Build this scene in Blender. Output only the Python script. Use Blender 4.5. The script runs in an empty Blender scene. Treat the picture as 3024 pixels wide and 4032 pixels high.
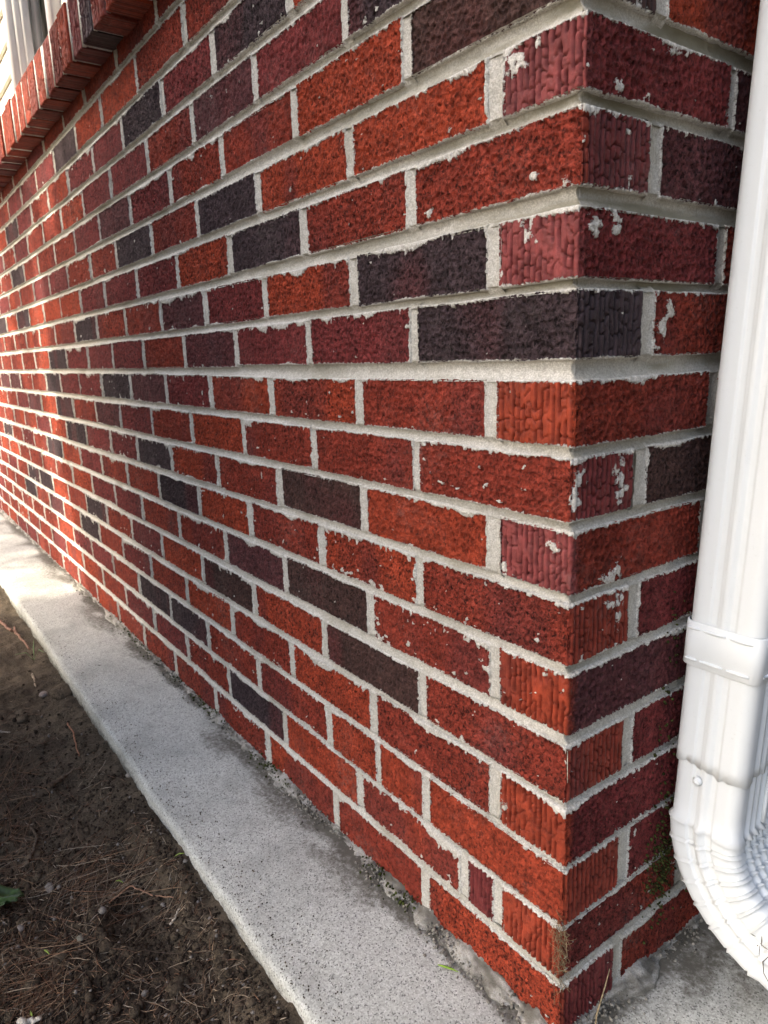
import bpy, math, random
import numpy as np
from mathutils import Matrix, Vector

random.seed(11)
RNG = np.random.default_rng(11)
scene = bpy.context.scene
COL = scene.collection

# ------------------------------------------------------------------ camera
CAM_LOC = np.array([0.3787, -0.4737, 0.6952])
CAM_R = np.array([0.59296, 0.80453, -0.03351])
CAM_U = np.array([-0.15752, 0.15671, 0.97500])
CAM_F = -np.array([0.78967, -0.57286, 0.21965])
FPX = 2768.48                                   # focal length in pixels of the 3024 x 4032 photograph
cam_data = bpy.data.cameras.new("camera")
cam = bpy.data.objects.new("camera", cam_data)
COL.objects.link(cam)
cam.matrix_world = Matrix((
    (CAM_R[0], CAM_U[0], -CAM_F[0], CAM_LOC[0]),
    (CAM_R[1], CAM_U[1], -CAM_F[1], CAM_LOC[1]),
    (CAM_R[2], CAM_U[2], -CAM_F[2], CAM_LOC[2]),
    (0, 0, 0, 1)))
cam_data.sensor_fit = 'HORIZONTAL'
cam_data.sensor_width = 36.0
cam_data.lens = 36.0 * FPX / 3024.0
cam_data.clip_start = 0.01
cam_data.clip_end = 1000.0
cam_data.dof.use_dof = True
cam_data.dof.focus_distance = 0.74
cam_data.dof.aperture_fstop = 24.0
scene.camera = cam

# ------------------------------------------------------------------ light
SUN_DIR = Vector((-0.30, -0.74, 0.60)).normalized()      # towards the sun
SUN_EL = math.asin(SUN_DIR.z)
SUN_AZ = math.atan2(SUN_DIR.x, SUN_DIR.y)                # from +Y clockwise
world = bpy.data.worlds.new("World")
scene.world = world
world.use_nodes = True
wn = world.node_tree
for n in list(wn.nodes):
    wn.nodes.remove(n)
w_out = wn.nodes.new('ShaderNodeOutputWorld')
w_bg = wn.nodes.new('ShaderNodeBackground')
w_sky = wn.nodes.new('ShaderNodeTexSky')
w_sky.sky_type = 'NISHITA'
w_sky.sun_disc = False
w_sky.sun_elevation = SUN_EL
w_sky.sun_rotation = SUN_AZ
w_sky.air_density = 0.95
w_sky.dust_density = 5.0
w_sky.ozone_density = 1.0
w_bg.inputs['Strength'].default_value = 0.15
wn.links.new(w_sky.outputs['Color'], w_bg.inputs['Color'])
wn.links.new(w_bg.outputs['Background'], w_out.inputs['Surface'])

sun_data = bpy.data.lights.new("sun", 'SUN')
sun_data.energy = 2.0
sun_data.angle = math.radians(0.6)
sun_data.color = (1.0, 0.90, 0.74)
sun = bpy.data.objects.new("sun", sun_data)
COL.objects.link(sun)
sun.rotation_euler = (-SUN_DIR).to_track_quat('-Z', 'Y').to_euler()

scene.view_settings.view_transform = 'Standard'
scene.view_settings.look = 'None'
scene.view_settings.exposure = 1.78
scene.view_settings.gamma = 1.0
scene.view_settings.use_curve_mapping = False
scene.render.engine = 'CYCLES'
scene.cycles.use_denoising = True
scene.cycles.max_bounces = 5
scene.cycles.diffuse_bounces = 3

# ------------------------------------------------------------------ small maths
def hash2(ix, iy, seed):
    a = (ix.astype(np.int64) * 374761393 + iy.astype(np.int64) * 668265263 + int(seed) * 1274126177) & 0xffffffff
    a = ((a ^ (a >> 13)) * 1103515245 + 12345) & 0xffffffff
    a = ((a ^ (a >> 16)) * 2246822519) & 0xffffffff
    a = a ^ (a >> 13)
    return (a & 0xffffff) / float(0x1000000)

def vnoise(x, y, seed=0):
    x = np.asarray(x, float); y = np.asarray(y, float)
    x, y = np.broadcast_arrays(x, y)
    ix = np.floor(x); iy = np.floor(y)
    fx = x - ix; fy = y - iy
    fx = fx * fx * (3 - 2 * fx); fy = fy * fy * (3 - 2 * fy)
    a = hash2(ix, iy, seed); b = hash2(ix + 1, iy, seed)
    c = hash2(ix, iy + 1, seed); d = hash2(ix + 1, iy + 1, seed)
    return (a + (b - a) * fx) * (1 - fy) + (c + (d - c) * fx) * fy

def fbm(x, y, seed=0, octv=4, gain=0.5):
    s = 0.0; a = 1.0; t = 0.0
    for k in range(octv):
        s = s + a * vnoise(x * 2 ** k + 17.3 * k, y * 2 ** k - 9.1 * k, seed + k * 31)
        t += a; a *= gain
    return s / t

def worley(x, y, seed=0):
    ix = np.floor(x); iy = np.floor(y)
    f1 = np.full(x.shape, 9.0); f2 = np.full(x.shape, 9.0); cid = np.zeros(x.shape)
    for dx in (-1, 0, 1):
        for dy in (-1, 0, 1):
            cx = ix + dx; cy = iy + dy
            px = cx + 0.1 + 0.8 * hash2(cx, cy, seed); py = cy + 0.1 + 0.8 * hash2(cx, cy, seed + 77)
            d = np.hypot(px - x, py - y)
            h = hash2(cx, cy, seed + 191)
            near = d < f1
            f2 = np.where(near, f1, np.minimum(f2, d))
            cid = np.where(near, h, cid)
            f1 = np.where(near, d, f1)
    return f1, f2, cid

def smooth(a, b, x):
    t = np.clip((x - a) / (b - a), 0, 1)
    return t * t * (3 - 2 * t)

def project(P):
    d = np.asarray(P, float) - CAM_LOC
    z = d @ CAM_F
    return 1512 + FPX * (d @ CAM_R) / z, 2016 - FPX * (d @ CAM_U) / z

def wall_x(px, z):
    """X on the long wall (y = 0) at height z that the photograph shows at column px"""
    lo, hi = -12.0, 0.3
    for _ in range(60):
        m = (lo + hi) / 2
        if project((m, 0, z))[0] < px: lo = m
        else: hi = m
    return (lo + hi) / 2

# ------------------------------------------------------------------ object helpers
def mesh_np(name, verts, faces, smooth_shade=True):
    """faces: list of arrays, each (n,k) of vertex indices"""
    me = bpy.data.meshes.new(name)
    verts = np.asarray(verts, np.float32)
    me.vertices.add(len(verts))
    me.vertices.foreach_set('co', verts.ravel())
    nl = sum(f.size for f in faces); nf = sum(len(f) for f in faces)
    idx = np.concatenate([np.asarray(f, np.int32).ravel() for f in faces])
    tot = np.concatenate([np.full(len(f), f.shape[1], np.int32) for f in faces])
    st = np.concatenate([[0], np.cumsum(tot)[:-1]]).astype(np.int32)
    me.loops.add(nl); me.polygons.add(nf)
    me.loops.foreach_set('vertex_index', idx)
    me.polygons.foreach_set('loop_start', st)
    me.polygons.foreach_set('loop_total', tot)
    me.update(calc_edges=True)
    if smooth_shade:
        me.polygons.foreach_set('use_smooth', np.ones(nf, bool))
    me.validate()
    return me

def add_data(me, rgba, name='data'):
    a = me.attributes.new(name, 'FLOAT_COLOR', 'POINT')
    a.data.foreach_set('color', np.asarray(rgba, np.float32).ravel())

def obj(name, me, mat=None, parent=None):
    o = bpy.data.objects.new(name, me)
    COL.objects.link(o)
    if mat is not None and len(me.materials) == 0: me.materials.append(mat)
    if parent is not None: o.parent = parent
    return o

def tag(o, label=None, cat=None, group=None, kind=None):
    if label: o['label'] = label
    if cat: o['category'] = cat
    if group: o['group'] = group
    if kind: o['kind'] = kind
    return o

def empty(name, loc=(0, 0, 0)):
    o = bpy.data.objects.new(name, None)
    COL.objects.link(o); o.location = loc; o.empty_display_size = 0.1
    return o

def grid_faces(nu, nv, off=0):
    i = np.arange(nu - 1)[:, None] * nv + np.arange(nv - 1)[None, :] + off
    return np.stack([i, i + nv, i + nv + 1, i + 1], -1).reshape(-1, 4)

class Soup:
    """collects pieces of one mesh"""
    def __init__(s): s.v = []; s.f4 = []; s.f3 = []; s.d = []; s.n = 0
    def add(s, v, f4=None, f3=None, d=None):
        v = np.asarray(v, float).reshape(-1, 3)
        if f4 is not None and len(f4): s.f4.append(np.asarray(f4) + s.n)
        if f3 is not None and len(f3): s.f3.append(np.asarray(f3) + s.n)
        s.v.append(v); s.n += len(v)
        if d is not None: s.d.append(np.broadcast_to(np.asarray(d, float), (len(v), 4)))
    def box(s, a, b, d=None):
        (x0, y0, z0), (x1, y1, z1) = a, b
        v = [(x0, y0, z0), (x1, y0, z0), (x1, y1, z0), (x0, y1, z0), (x0, y0, z1), (x1, y0, z1), (x1, y1, z1), (x0, y1, z1)]
        s.add(v, [(0, 3, 2, 1), (4, 5, 6, 7), (0, 1, 5, 4), (1, 2, 6, 5), (2, 3, 7, 6), (3, 0, 4, 7)], d=d)
    def mesh(s, name, smooth_shade=True):
        fs = []
        if s.f4: fs.append(np.concatenate(s.f4))
        if s.f3: fs.append(np.concatenate(s.f3))
        me = mesh_np(name, np.concatenate(s.v), fs, smooth_shade)
        if s.d: add_data(me, np.concatenate(s.d))
        return me

def tube(soup, pts, rad, sides=6, d=None, caps=True):
    pts = np.asarray(pts, float); n = len(pts)
    rad = np.broadcast_to(np.asarray(rad, float), (n,))
    tan = np.gradient(pts, axis=0); tan /= np.linalg.norm(tan, axis=1)[:, None] + 1e-12
    ref = np.array([0.31, 0.17, 0.93])
    a = np.cross(tan, ref); a /= np.linalg.norm(a, axis=1)[:, None] + 1e-12
    b = np.cross(tan, a)
    th = np.linspace(0, 2 * np.pi, sides, endpoint=False)
    v = pts[:, None, :] + rad[:, None, None] * (np.cos(th)[None, :, None] * a[:, None, :] + np.sin(th)[None, :, None] * b[:, None, :])
    i = np.arange(n - 1)[:, None] * sides; j = np.arange(sides)[None, :]; k = (j + 1) % sides
    f = np.stack([i + j, i + k, i + sides + k, i + sides + j], -1).reshape(-1, 4)
    v = v.reshape(-1, 3)
    f3 = []
    if caps and sides >= 3:
        for base in (0, (n - 1) * sides):
            for q in range(1, sides - 1): f3.append((base, base + q, base + q + 1))
    soup.add(v, f, f3, d)

# ------------------------------------------------------------------ materials
def new_mat(name):
    m = bpy.data.materials.new(name); m.use_nodes = True
    nt = m.node_tree
    for n in list(nt.nodes): nt.nodes.remove(n)
    out = nt.nodes.new('ShaderNodeOutputMaterial')
    b = nt.nodes.new('ShaderNodeBsdfPrincipled')
    nt.links.new(b.outputs[0], out.inputs[0])
    return m, nt, b, out

class NT:
    def __init__(s, nt): s.nt = nt
    def link(s, a, b): s.nt.links.new(a, b)
    def val(s, inp, v):
        if isinstance(v, bpy.types.NodeSocket): s.nt.links.new(v, inp)
        else: inp.default_value = v
    def pos(s): return s.nt.nodes.new('ShaderNodeNewGeometry').outputs['Position']
    def attr(s, name='data'):
        n = s.nt.nodes.new('ShaderNodeAttribute'); n.attribute_name = name; return n
    def noise(s, vec, scale, detail=3, rough=0.55, dist=0.0):
        n = s.nt.nodes.new('ShaderNodeTexNoise'); s.link(vec, n.inputs['Vector'])
        n.inputs['Scale'].default_value = scale; n.inputs['Detail'].default_value = detail
        n.inputs['Roughness'].default_value = rough; n.inputs['Distortion'].default_value = dist
        return n.outputs['Fac']
    def voro(s, vec, scale, feature='F1', out='Distance', rnd=1.0):
        n = s.nt.nodes.new('ShaderNodeTexVoronoi'); n.feature = feature; s.link(vec, n.inputs['Vector'])
        n.inputs['Scale'].default_value = scale; n.inputs['Randomness'].default_value = rnd
        return n.outputs[out]
    def scalevec(s, vec, sc):
        n = s.nt.nodes.new('ShaderNodeMapping'); s.link(vec, n.inputs['Vector']); n.inputs['Scale'].default_value = sc
        return n.outputs[0]
    def math(s, op, a, b=0.0, clamp=False):
        n = s.nt.nodes.new('ShaderNodeMath'); n.operation = op; n.use_clamp = clamp
        s.val(n.inputs[0], a); s.val(n.inputs[1], b); return n.outputs[0]
    def ramp(s, fac, a, b, smoothstep=True):
        n = s.nt.nodes.new('ShaderNodeMapRange'); n.interpolation_type = 'SMOOTHSTEP' if smoothstep else 'LINEAR'
        s.val(n.inputs['Value'], fac); n.inputs['From Min'].default_value = a; n.inputs['From Max'].default_value = b
        return n.outputs['Result']
    def rng(s, fac, a, b, c, d):
        n = s.nt.nodes.new('ShaderNodeMapRange')
        s.val(n.inputs['Value'], fac)
        for k, v in zip(('From Min', 'From Max', 'To Min', 'To Max'), (a, b, c, d)): n.inputs[k].default_value = v
        return n.outputs['Result']
    def mix(s, fac, a, b, mode='MIX'):
        n = s.nt.nodes.new('ShaderNodeMix'); n.data_type = 'RGBA'; n.blend_type = mode; n.clamp_factor = True
        s.val(n.inputs[0], fac)
        for i, v in ((6, a), (7, b)):
            if isinstance(v, bpy.types.NodeSocket): s.link(v, n.inputs[i])
            else: n.inputs[i].default_value = (*v[:3], 1.0)
        return n.outputs[2]
    def mulv(s, col, f):
        """colour times scalar"""
        n = s.nt.nodes.new('ShaderNodeVectorMath'); n.operation = 'SCALE'
        s.link(col, n.inputs[0]); s.val(n.inputs['Scale'], f); return n.outputs[0]
    def bump(s, h, strength=0.5, dist=0.001, normal=None):
        n = s.nt.nodes.new('ShaderNodeBump'); s.val(n.inputs['Height'], h)
        n.inputs['Strength'].default_value = strength; n.inputs['Distance'].default_value = dist
        if normal is not None: s.link(normal, n.inputs['Normal'])
        return n.outputs[0]

def mortar_nodes(t, P):
    """colour and height of the sandy grey mortar"""
    grain = t.noise(P, 620, 3, 0.75)
    fine = t.noise(P, 200, 4, 0.7)
    big = t.noise(P, 9, 3, 0.6)
    c = t.mix(t.ramp(grain, 0.36, 0.64), (0.50, 0.48, 0.43), (0.80, 0.78, 0.72))
    c = t.mix(t.rng(t.ramp(fine, 0.30, 0.62), 0, 1, 0.35, 0.0), c, (0.27, 0.25, 0.20))
    c = t.mix(t.rng(t.ramp(big, 0.50, 0.72), 0, 1, 0.0, 0.45), c, (0.35, 0.325, 0.245))
    h = t.math('ADD', t.math('MULTIPLY', grain, 0.5), fine)
    return c, h

def m_brick():
    m, nt, b, out = new_mat('fired_brick'); t = NT(nt); P = t.pos()
    a = t.attr('data')
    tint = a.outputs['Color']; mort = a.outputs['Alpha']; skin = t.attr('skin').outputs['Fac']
    oi = nt.nodes.new('ShaderNodeObjectInfo')
    rough = t.math('MULTIPLY', t.rng(skin, 0, 1, 1.0, 0.22), t.rng(oi.outputs['Random'], 0, 1, 0.62, 1.08))
    Q = t.scalevec(P, (1.0, 1.0, 0.8))
    n1 = t.noise(Q, 240, 5, 0.74)
    n2 = t.noise(P, 70, 4, 0.6)
    n3 = t.noise(Q, 640, 3, 0.75)
    vn = nt.nodes.new('ShaderNodeTexVoronoi'); vn.feature = 'DISTANCE_TO_EDGE'
    wob = t.noise(P, 160, 2, 0.5)
    nv_ = nt.nodes.new('ShaderNodeVectorMath'); nv_.operation = 'ADD'
    nt.links.new(Q, nv_.inputs[0]); nt.links.new(t.mulv(wob, 0.004), nv_.inputs[1])
    nt.links.new(nv_.outputs[0], vn.inputs['Vector']); vn.inputs['Scale'].default_value = 128
    vein = t.ramp(vn.outputs['Distance'], 0.20, 0.03)          # smooth skin left between the torn hollows
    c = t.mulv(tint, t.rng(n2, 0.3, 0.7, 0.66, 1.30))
    crust = t.mulv(c, t.rng(t.ramp(n1, 0.44, 0.60), 0, 1, 1.35, 0.14))       # crusty hollows: grain by grain light and burnt
    c = t.mix(t.math('MULTIPLY', t.math('SUBTRACT', 1.0, t.math('MULTIPLY', vein, 0.55)), rough), c, crust)
    c = t.mix(t.math('MULTIPLY', t.rng(t.ramp(n3, 0.56, 0.66), 0, 1, 0.0, 0.80), rough), c, (0.012, 0.008, 0.008))
    pale = t.noise(P, 1300, 1, 0.5)
    c = t.mix(t.rng(t.ramp(pale, 0.72, 0.79), 0, 1, 0, 0.35), c, (0.45, 0.32, 0.27))
    dust = t.math('MULTIPLY', t.ramp(t.noise(P, 7, 4, 0.65), 0.50, 0.75), t.ramp(t.noise(P, 150, 4, 0.7), 0.40, 0.65))
    c = t.mix(t.math('MULTIPLY', dust, 0.13), c, (0.50, 0.44, 0.40))
    mc, mh = mortar_nodes(t, P)
    ragged = t.noise(P, 330, 4, 0.8)
    k = t.math('ADD', mort, t.math('MULTIPLY', t.math('MULTIPLY', t.math('SUBTRACT', ragged, 0.5), 2.2), t.ramp(mort, 0.0, 0.22)))
    fac = t.ramp(k, 0.46, 0.60)
    col = t.mix(fac, c, mc)
    nt.links.new(col, b.inputs['Base Color'])
    nt.links.new(t.rng(skin, 0, 1, 0.92, 0.62), b.inputs['Roughness'])
    b.inputs['Specular IOR Level'].default_value = 0.22
    h = t.math('ADD', t.math('SUBTRACT', t.math('MULTIPLY', n3, -0.5), t.math('MULTIPLY', n1, 1.6)), t.math('MULTIPLY', vein, 0.8))
    h2 = t.math('ADD', t.math('MULTIPLY', h, rough), t.math('MULTIPLY', fac, 1.0))
    nt.links.new(t.bump(h2, 0.85, 0.0014), b.inputs['Normal'])
    return m

def m_mortar():
    m, nt, b, out = new_mat('sandy_mortar'); t = NT(nt); P = t.pos()
    c, h = mortar_nodes(t, P)
    a = t.attr('data')
    c = t.mix(a.outputs['Alpha'], c, a.outputs['Color'])
    nt.links.new(c, b.inputs['Base Color'])
    b.inputs['Roughness'].default_value = 0.95; b.inputs['Specular IOR Level'].default_value = 0.15
    nt.links.new(t.bump(h, 1.0, 0.0016), b.inputs['Normal'])
    return m

def m_concrete():
    m, nt, b, out = new_mat('speckled_concrete'); t = NT(nt); P = t.pos()
    cell = t.voro(P, 600, 'F1', 'Color')
    sep = nt.nodes.new('ShaderNodeSeparateColor'); nt.links.new(cell, sep.inputs[0])
    g = sep.outputs[0]; g2 = sep.outputs[1]
    base = t.mix(t.ramp(g, 0.0, 1.0, False), (0.42, 0.425, 0.385), (0.70, 0.71, 0.66))
    base = t.mix(t.rng(t.ramp(g2, 0.88, 0.93), 0, 1, 0, 0.75), base, (0.10, 0.10, 0.095))
    base = t.mix(t.rng(t.ramp(g2, 0.06, 0.0), 0, 1, 0, 0.6), base, (0.80, 0.79, 0.77))
    big = t.noise(P, 5.5, 4, 0.6); mid = t.noise(P, 30, 4, 0.6)
    pit = t.noise(P, 230, 3, 0.6)
    base = t.mix(t.rng(t.ramp(pit, 0.66, 0.74), 0, 1, 0, 0.7), base, (0.12, 0.12, 0.11))
    base = t.mix(t.rng(t.ramp(big, 0.42, 0.70), 0, 1, 0, 0.5), base, (0.25, 0.255, 0.235))
    base = t.mix(t.rng(t.ramp(mid, 0.52, 0.78), 0, 1, 0, 0.35), base, (0.22, 0.21, 0.19))
    a = t.attr('data')
    dn = t.noise(P, 120, 4, 0.7)
    dirt = t.ramp(t.math('ADD', a.outputs['Alpha'], t.math('MULTIPLY', t.math('SUBTRACT', dn, 0.5), 1.1)), 0.25, 0.95)
    base = t.mix(dirt, base, a.outputs['Color'])
    nt.links.new(base, b.inputs['Base Color'])
    b.inputs['Roughness'].default_value = 0.88; b.inputs['Specular IOR Level'].default_value = 0.25
    h = t.math('ADD', t.noise(P, 420, 3, 0.7), t.math('MULTIPLY', g, 0.35))
    nt.links.new(t.bump(h, 0.45, 0.001), b.inputs['Normal'])
    return m

def m_soil():
    m, nt, b, out = new_mat('bare_soil'); t = NT(nt); P = t.pos()
    n1 = t.noise(P, 300, 5, 0.75); n2 = t.noise(P, 28, 4, 0.6); n3 = t.noise(P, 7, 3, 0.5)
    c = t.mix(t.ramp(n1, 0.3, 0.72), (0.022, 0.017, 0.012), (0.185, 0.143, 0.098))
    c = t.mix(t.rng(t.ramp(n2, 0.46, 0.66), 0, 1, 0, 0.6), c, (0.20, 0.155, 0.108))
    c = t.mix(t.rng(t.ramp(n3, 0.45, 0.65), 0, 1, 0, 0.45), c, (0.018, 0.012, 0.009))
    sp = t.noise(P, 1100, 2, 0.6)
    c = t.mix(t.rng(t.ramp(sp, 0.68, 0.76), 0, 1, 0, 0.5), c, (0.15, 0.115, 0.085))
    nt.links.new(c, b.inputs['Base Color'])
    b.inputs['Roughness'].default_value = 0.92; b.inputs['Specular IOR Level'].default_value = 0.2
    nt.links.new(t.bump(t.math('ADD', n1, t.math('MULTIPLY', sp, 0.4)), 1.0, 0.0035), b.inputs['Normal'])
    return m

def m_attr(name, rough=0.8, spec=0.3, nscale=300, amp=(0.7, 1.3), bump=0.0, trans=0.0):
    """colour comes with the pieces (attribute), varied by a noise"""
    m, nt, b, out = new_mat(name); t = NT(nt); P = t.pos()
    a = t.attr('data'); n = t.noise(P, nscale, 3, 0.6)
    c = t.mulv(a.outputs['Color'], t.rng(n, 0.3, 0.7, *amp))
    nt.links.new(c, b.inputs['Base Color'])
    b.inputs['Roughness'].default_value = rough; b.inputs['Specular IOR Level'].default_value = spec
    if bump: nt.links.new(t.bump(n, bump, 0.001), b.inputs['Normal'])
    return m

def m_plain(name, col, rough=0.5, spec=0.5, nscale=60, var=0.12, bump=0.0):
    m, nt, b, out = new_mat(name); t = NT(nt); P = t.pos()
    n = t.noise(P, nscale, 4, 0.6)
    c = t.mix(n, tuple(x * (1 - var) for x in col), tuple(min(1, x * (1 + var)) for x in col))
    nt.links.new(c, b.inputs['Base Color'])
    b.inputs['Roughness'].default_value = rough; b.inputs['Specular IOR Level'].default_value = spec
    if bump: nt.links.new(t.bump(n, bump, 0.001), b.inputs['Normal'])
    return m

def m_whitemetal():
    m, nt, b, out = new_mat('white_coated_aluminium'); t = NT(nt); P = t.pos()
    n = t.noise(P, 14, 3, 0.6); f = t.noise(P, 260, 3, 0.7); sp = t.noise(P, 330, 2, 0.5)
    c = t.mix(n, (0.755, 0.80, 0.81), (0.82, 0.86, 0.865))
    c = t.mix(t.rng(t.ramp(f, 0.60, 0.80), 0, 1, 0, 0.22), c, (0.52, 0.52, 0.49))
    c = t.mix(t.rng(t.ramp(sp, 0.795, 0.83), 0, 1, 0, 0.75), c, (0.10, 0.095, 0.085))
    nt.links.new(c, b.inputs['Base Color'])
    b.inputs['Roughness'].default_value = 0.34; b.inputs['Specular IOR Level'].default_value = 0.5
    lo = t.noise(P, 38, 2, 0.5)
    nt.links.new(t.bump(lo, 0.05, 0.004), b.inputs['Normal'])
    return m

def m_glass():
    m, nt, b, out = new_mat('window_glass')
    nt.nodes.remove(b)
    tr = nt.nodes.new('ShaderNodeBsdfTransparent'); tr.inputs['Color'].default_value = (0.62, 0.80, 0.74, 1)
    gl = nt.nodes.new('ShaderNodeBsdfGlossy'); gl.inputs['Roughness'].default_value = 0.02
    fr = nt.nodes.new('ShaderNodeFresnel'); fr.inputs['IOR'].default_value = 1.5
    t = NT(nt); P = t.pos()
    nb = t.bump(t.noise(P, 5, 2, 0.5), 0.12, 0.02); nt.links.new(nb, gl.inputs['Normal'])
    mx = nt.nodes.new('ShaderNodeMixShader')
    nt.links.new(t.math('ADD', fr.outputs[0], 0.04), mx.inputs[0])
    nt.links.new(tr.outputs[0], mx.inputs[1]); nt.links.new(gl.outputs[0], mx.inputs[2])
    nt.links.new(mx.outputs[0], out.inputs[0])
    return m

M = dict(
    brick=m_brick(), mortar=m_mortar(), concrete=m_concrete(), soil=m_soil(),
    needle=m_attr('dry_pine_needle', 0.6, 0.35, 500, (0.7, 1.35)),
    crumb=m_attr('soil_crumb', 0.95, 0.1, 500, (0.6, 1.4)),
    wood=m_attr('dry_twig_bark', 0.85, 0.2, 260, (0.5, 1.5), 0.8),
    leafy=m_attr('green_leaf', 0.5, 0.4, 160, (0.75, 1.3), 0.4),
    stone=m_attr('small_stone', 0.85, 0.25, 300, (0.7, 1.3), 0.6),
    moss=m_attr('green_moss', 0.95, 0.1, 700, (0.5, 1.5)),
    metal=m_whitemetal(),
    siding=m_plain('cream_vinyl', (0.80, 0.78, 0.66), 0.5, 0.4, 40, 0.04, 0.05),
    trim=m_plain('white_window_vinyl', (0.80, 0.80, 0.80), 0.4, 0.5, 30, 0.03),
    curtain=m_plain('green_curtain', (0.17, 0.29, 0.25), 0.9, 0.1, 25, 0.25),
    grey=m_plain('grey_siding', (0.20, 0.205, 0.20), 0.7, 0.3, 20, 0.1),
    dark=m_plain('dark_room', (0.03, 0.035, 0.035), 0.9, 0.1, 10, 0.2),
    glass=m_glass(),
    bark=m_plain('pine_bark', (0.09, 0.06, 0.045), 0.95, 0.1, 40, 0.5, 0.8),
    foliage=m_attr('pine_foliage', 0.7, 0.2, 30, (0.7, 1.3)),
)

# ================================================================== the setting
def soil_h(x, y):
    x = np.asarray(x, float); y = np.asarray(y, float)
    h = -0.046 + 0.020 * (fbm(x * 5.0, y * 5.0, 5, 4) - 0.5) + 0.013 * (fbm(x * 32, y * 32, 9, 4) - 0.5) \
        + 0.014 * (np.maximum(fbm(x * 85, y * 85, 19, 3), .45) - 0.5)
    # round imprint trodden into the earth
    cx, cy = -0.488, -0.268
    dx = (x - cx); dy = (y - cy)
    r = np.hypot(dx, dy * 1.1)
    h = h - 0.011 * smooth(0.062, 0.048, r) + 0.004 * np.exp(-((r - 0.066) / 0.008) ** 2)
    # earth banked up a little against the concrete here and there
    h = h + smooth(-0.27, -0.205, y) * (0.006 + 0.014 * smooth(-1.3, -0.5, x) + 0.014 * (fbm(x * 7, 0 * y, 33, 3) - 0.5))
    far = np.maximum(np.abs(x), np.abs(y))
    return np.where(far > 6, -0.05 + 0.12 * (fbm(x * 0.2, y * 0.2, 3, 3) - 0.5), h)

def axis(parts):
    out = []
    for a, b, s in parts:
        n = max(1, int(round((b - a) / s)))
        out.append(np.linspace(a, b, n, endpoint=False))
    out.append(np.array([parts[-1][1]]))
    return np.concatenate(out)

xs = axis([(-400, -40, 45), (-40, -6, 3.4), (-6, -2.6, 0.12), (-2.6, -1.4, 0.014), (-1.4, -0.16, 0.0048), (-0.16, 1.0, 0.05), (1, 6, 0.5), (6, 40, 3.4), (40, 400, 45)])
ys = axis([(-400, -40, 45), (-40, -6, 3.4), (-6, -1.2, 0.16), (-1.2, -0.56, 0.02), (-0.56, -0.175, 0.0045), (-0.175, 1, 0.1), (1, 6, 0.5), (6, 40, 3.4), (40, 400, 45)])
gx, gy = np.meshgrid(xs, ys, indexing='ij')
gz = soil_h(gx, gy)
gz = np.where((gy > -0.17) & (gx < 0.17), -0.12, gz)
me = mesh_np('ground', np.stack([gx, gy, gz], -1).reshape(-1, 3), [grid_faces(len(xs), len(ys))])
tag(obj('ground', me, M['soil']), 'dark bare soil strewn with pine needles beside the concrete', kind='structure')

# concrete footing strip, running along the long wall and round the corner
def edge_off(s):
    return 0.008 * (fbm(s * 3.1, 0 * s + 2.2, 51, 3) - 0.5) + 0.004 * (fbm(s * 30, 0 * s + 5.2, 61, 3) - 0.5)

def build_concrete():
    W = 0.19
    S = Soup()
    s_left = axis([(-6.0, -2.2, 0.08), (-2.2, -0.9, 0.012), (-0.9, 0.0, 0.0055)])      # x along the long wall
    s_right = axis([(0.0, 0.55, 0.0055), (0.55, 3.0, 0.06)])[1:]
    # cross profile: t from the wall out to the edge, then down the side
    tin = np.concatenate([np.linspace(-0.05, 0.0, 4), np.linspace(0.006, W - 0.018, 30)])
    rows = []; dirts = []
    n_tot = len(s_left) + len(s_right)
    path = np.concatenate([s_left, s_right])
    for i, s in enumerate(path):
        pass
    sv = path[:, None]
    left = (np.arange(n_tot) < len(s_left))[:, None]
    tt = tin[None, :]
    z = 0.006 * (fbm(sv * 2.2, tt * 6, 71, 3) - 0.5) + 0.0022 * (fbm(sv * 26, tt * 26, 72, 3) - 0.5) - 0.004 * smooth(0.1, 0.19, tt)
    # profile of rim
    rim_t = np.array([W - 0.009, W - 0.005, W - 0.002, W - 0.0005, W, W + 0.0015, W + 0.003, W + 0.003])
    rim_z = np.array([-0.0004, -0.0012, -0.0032, -0.006, -0.012, -0.03, -0.07, -0.25])
    eo = edge_off(sv)
    rt = rim_t[None, :] + eo + 0.003 * (fbm(sv * 60, rim_z[None, :] * 90, 77, 3) - 0.5)
    rz = rim_z[None, :] + z[:, -1:] + 0.0015 * (fbm(sv * 70, rim_t[None, :] * 300, 78, 2) - 0.5)
    T = np.concatenate([np.broadcast_to(tt, z.shape), rt], 1)
    Z = np.concatenate([z, rz], 1)
    nv = T.shape[1]
    # mitre at the corner: left run uses (s + T at corner)
    X = np.where(left, np.where(sv > -0.03, sv, sv), 0.0)
    PX = np.where(left, sv + T * smooth(-0.5, 0.0, sv) , T)
    PY = np.where(left, -T, sv - T * smooth(0.5, 0.0, sv))
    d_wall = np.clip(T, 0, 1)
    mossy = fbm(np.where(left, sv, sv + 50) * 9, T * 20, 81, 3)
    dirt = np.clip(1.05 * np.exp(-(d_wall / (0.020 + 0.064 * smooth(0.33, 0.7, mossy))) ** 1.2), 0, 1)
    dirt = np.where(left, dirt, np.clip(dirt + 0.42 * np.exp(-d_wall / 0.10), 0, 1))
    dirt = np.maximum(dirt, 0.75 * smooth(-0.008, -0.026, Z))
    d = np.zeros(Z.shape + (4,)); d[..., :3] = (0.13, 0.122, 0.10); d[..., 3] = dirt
    S.add(np.stack([PX, PY, Z], -1).reshape(-1, 3), grid_faces(n_tot, nv)[:, ::-1], d=d.reshape(-1, 4))
    return S.mesh('concrete_footing')
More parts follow.
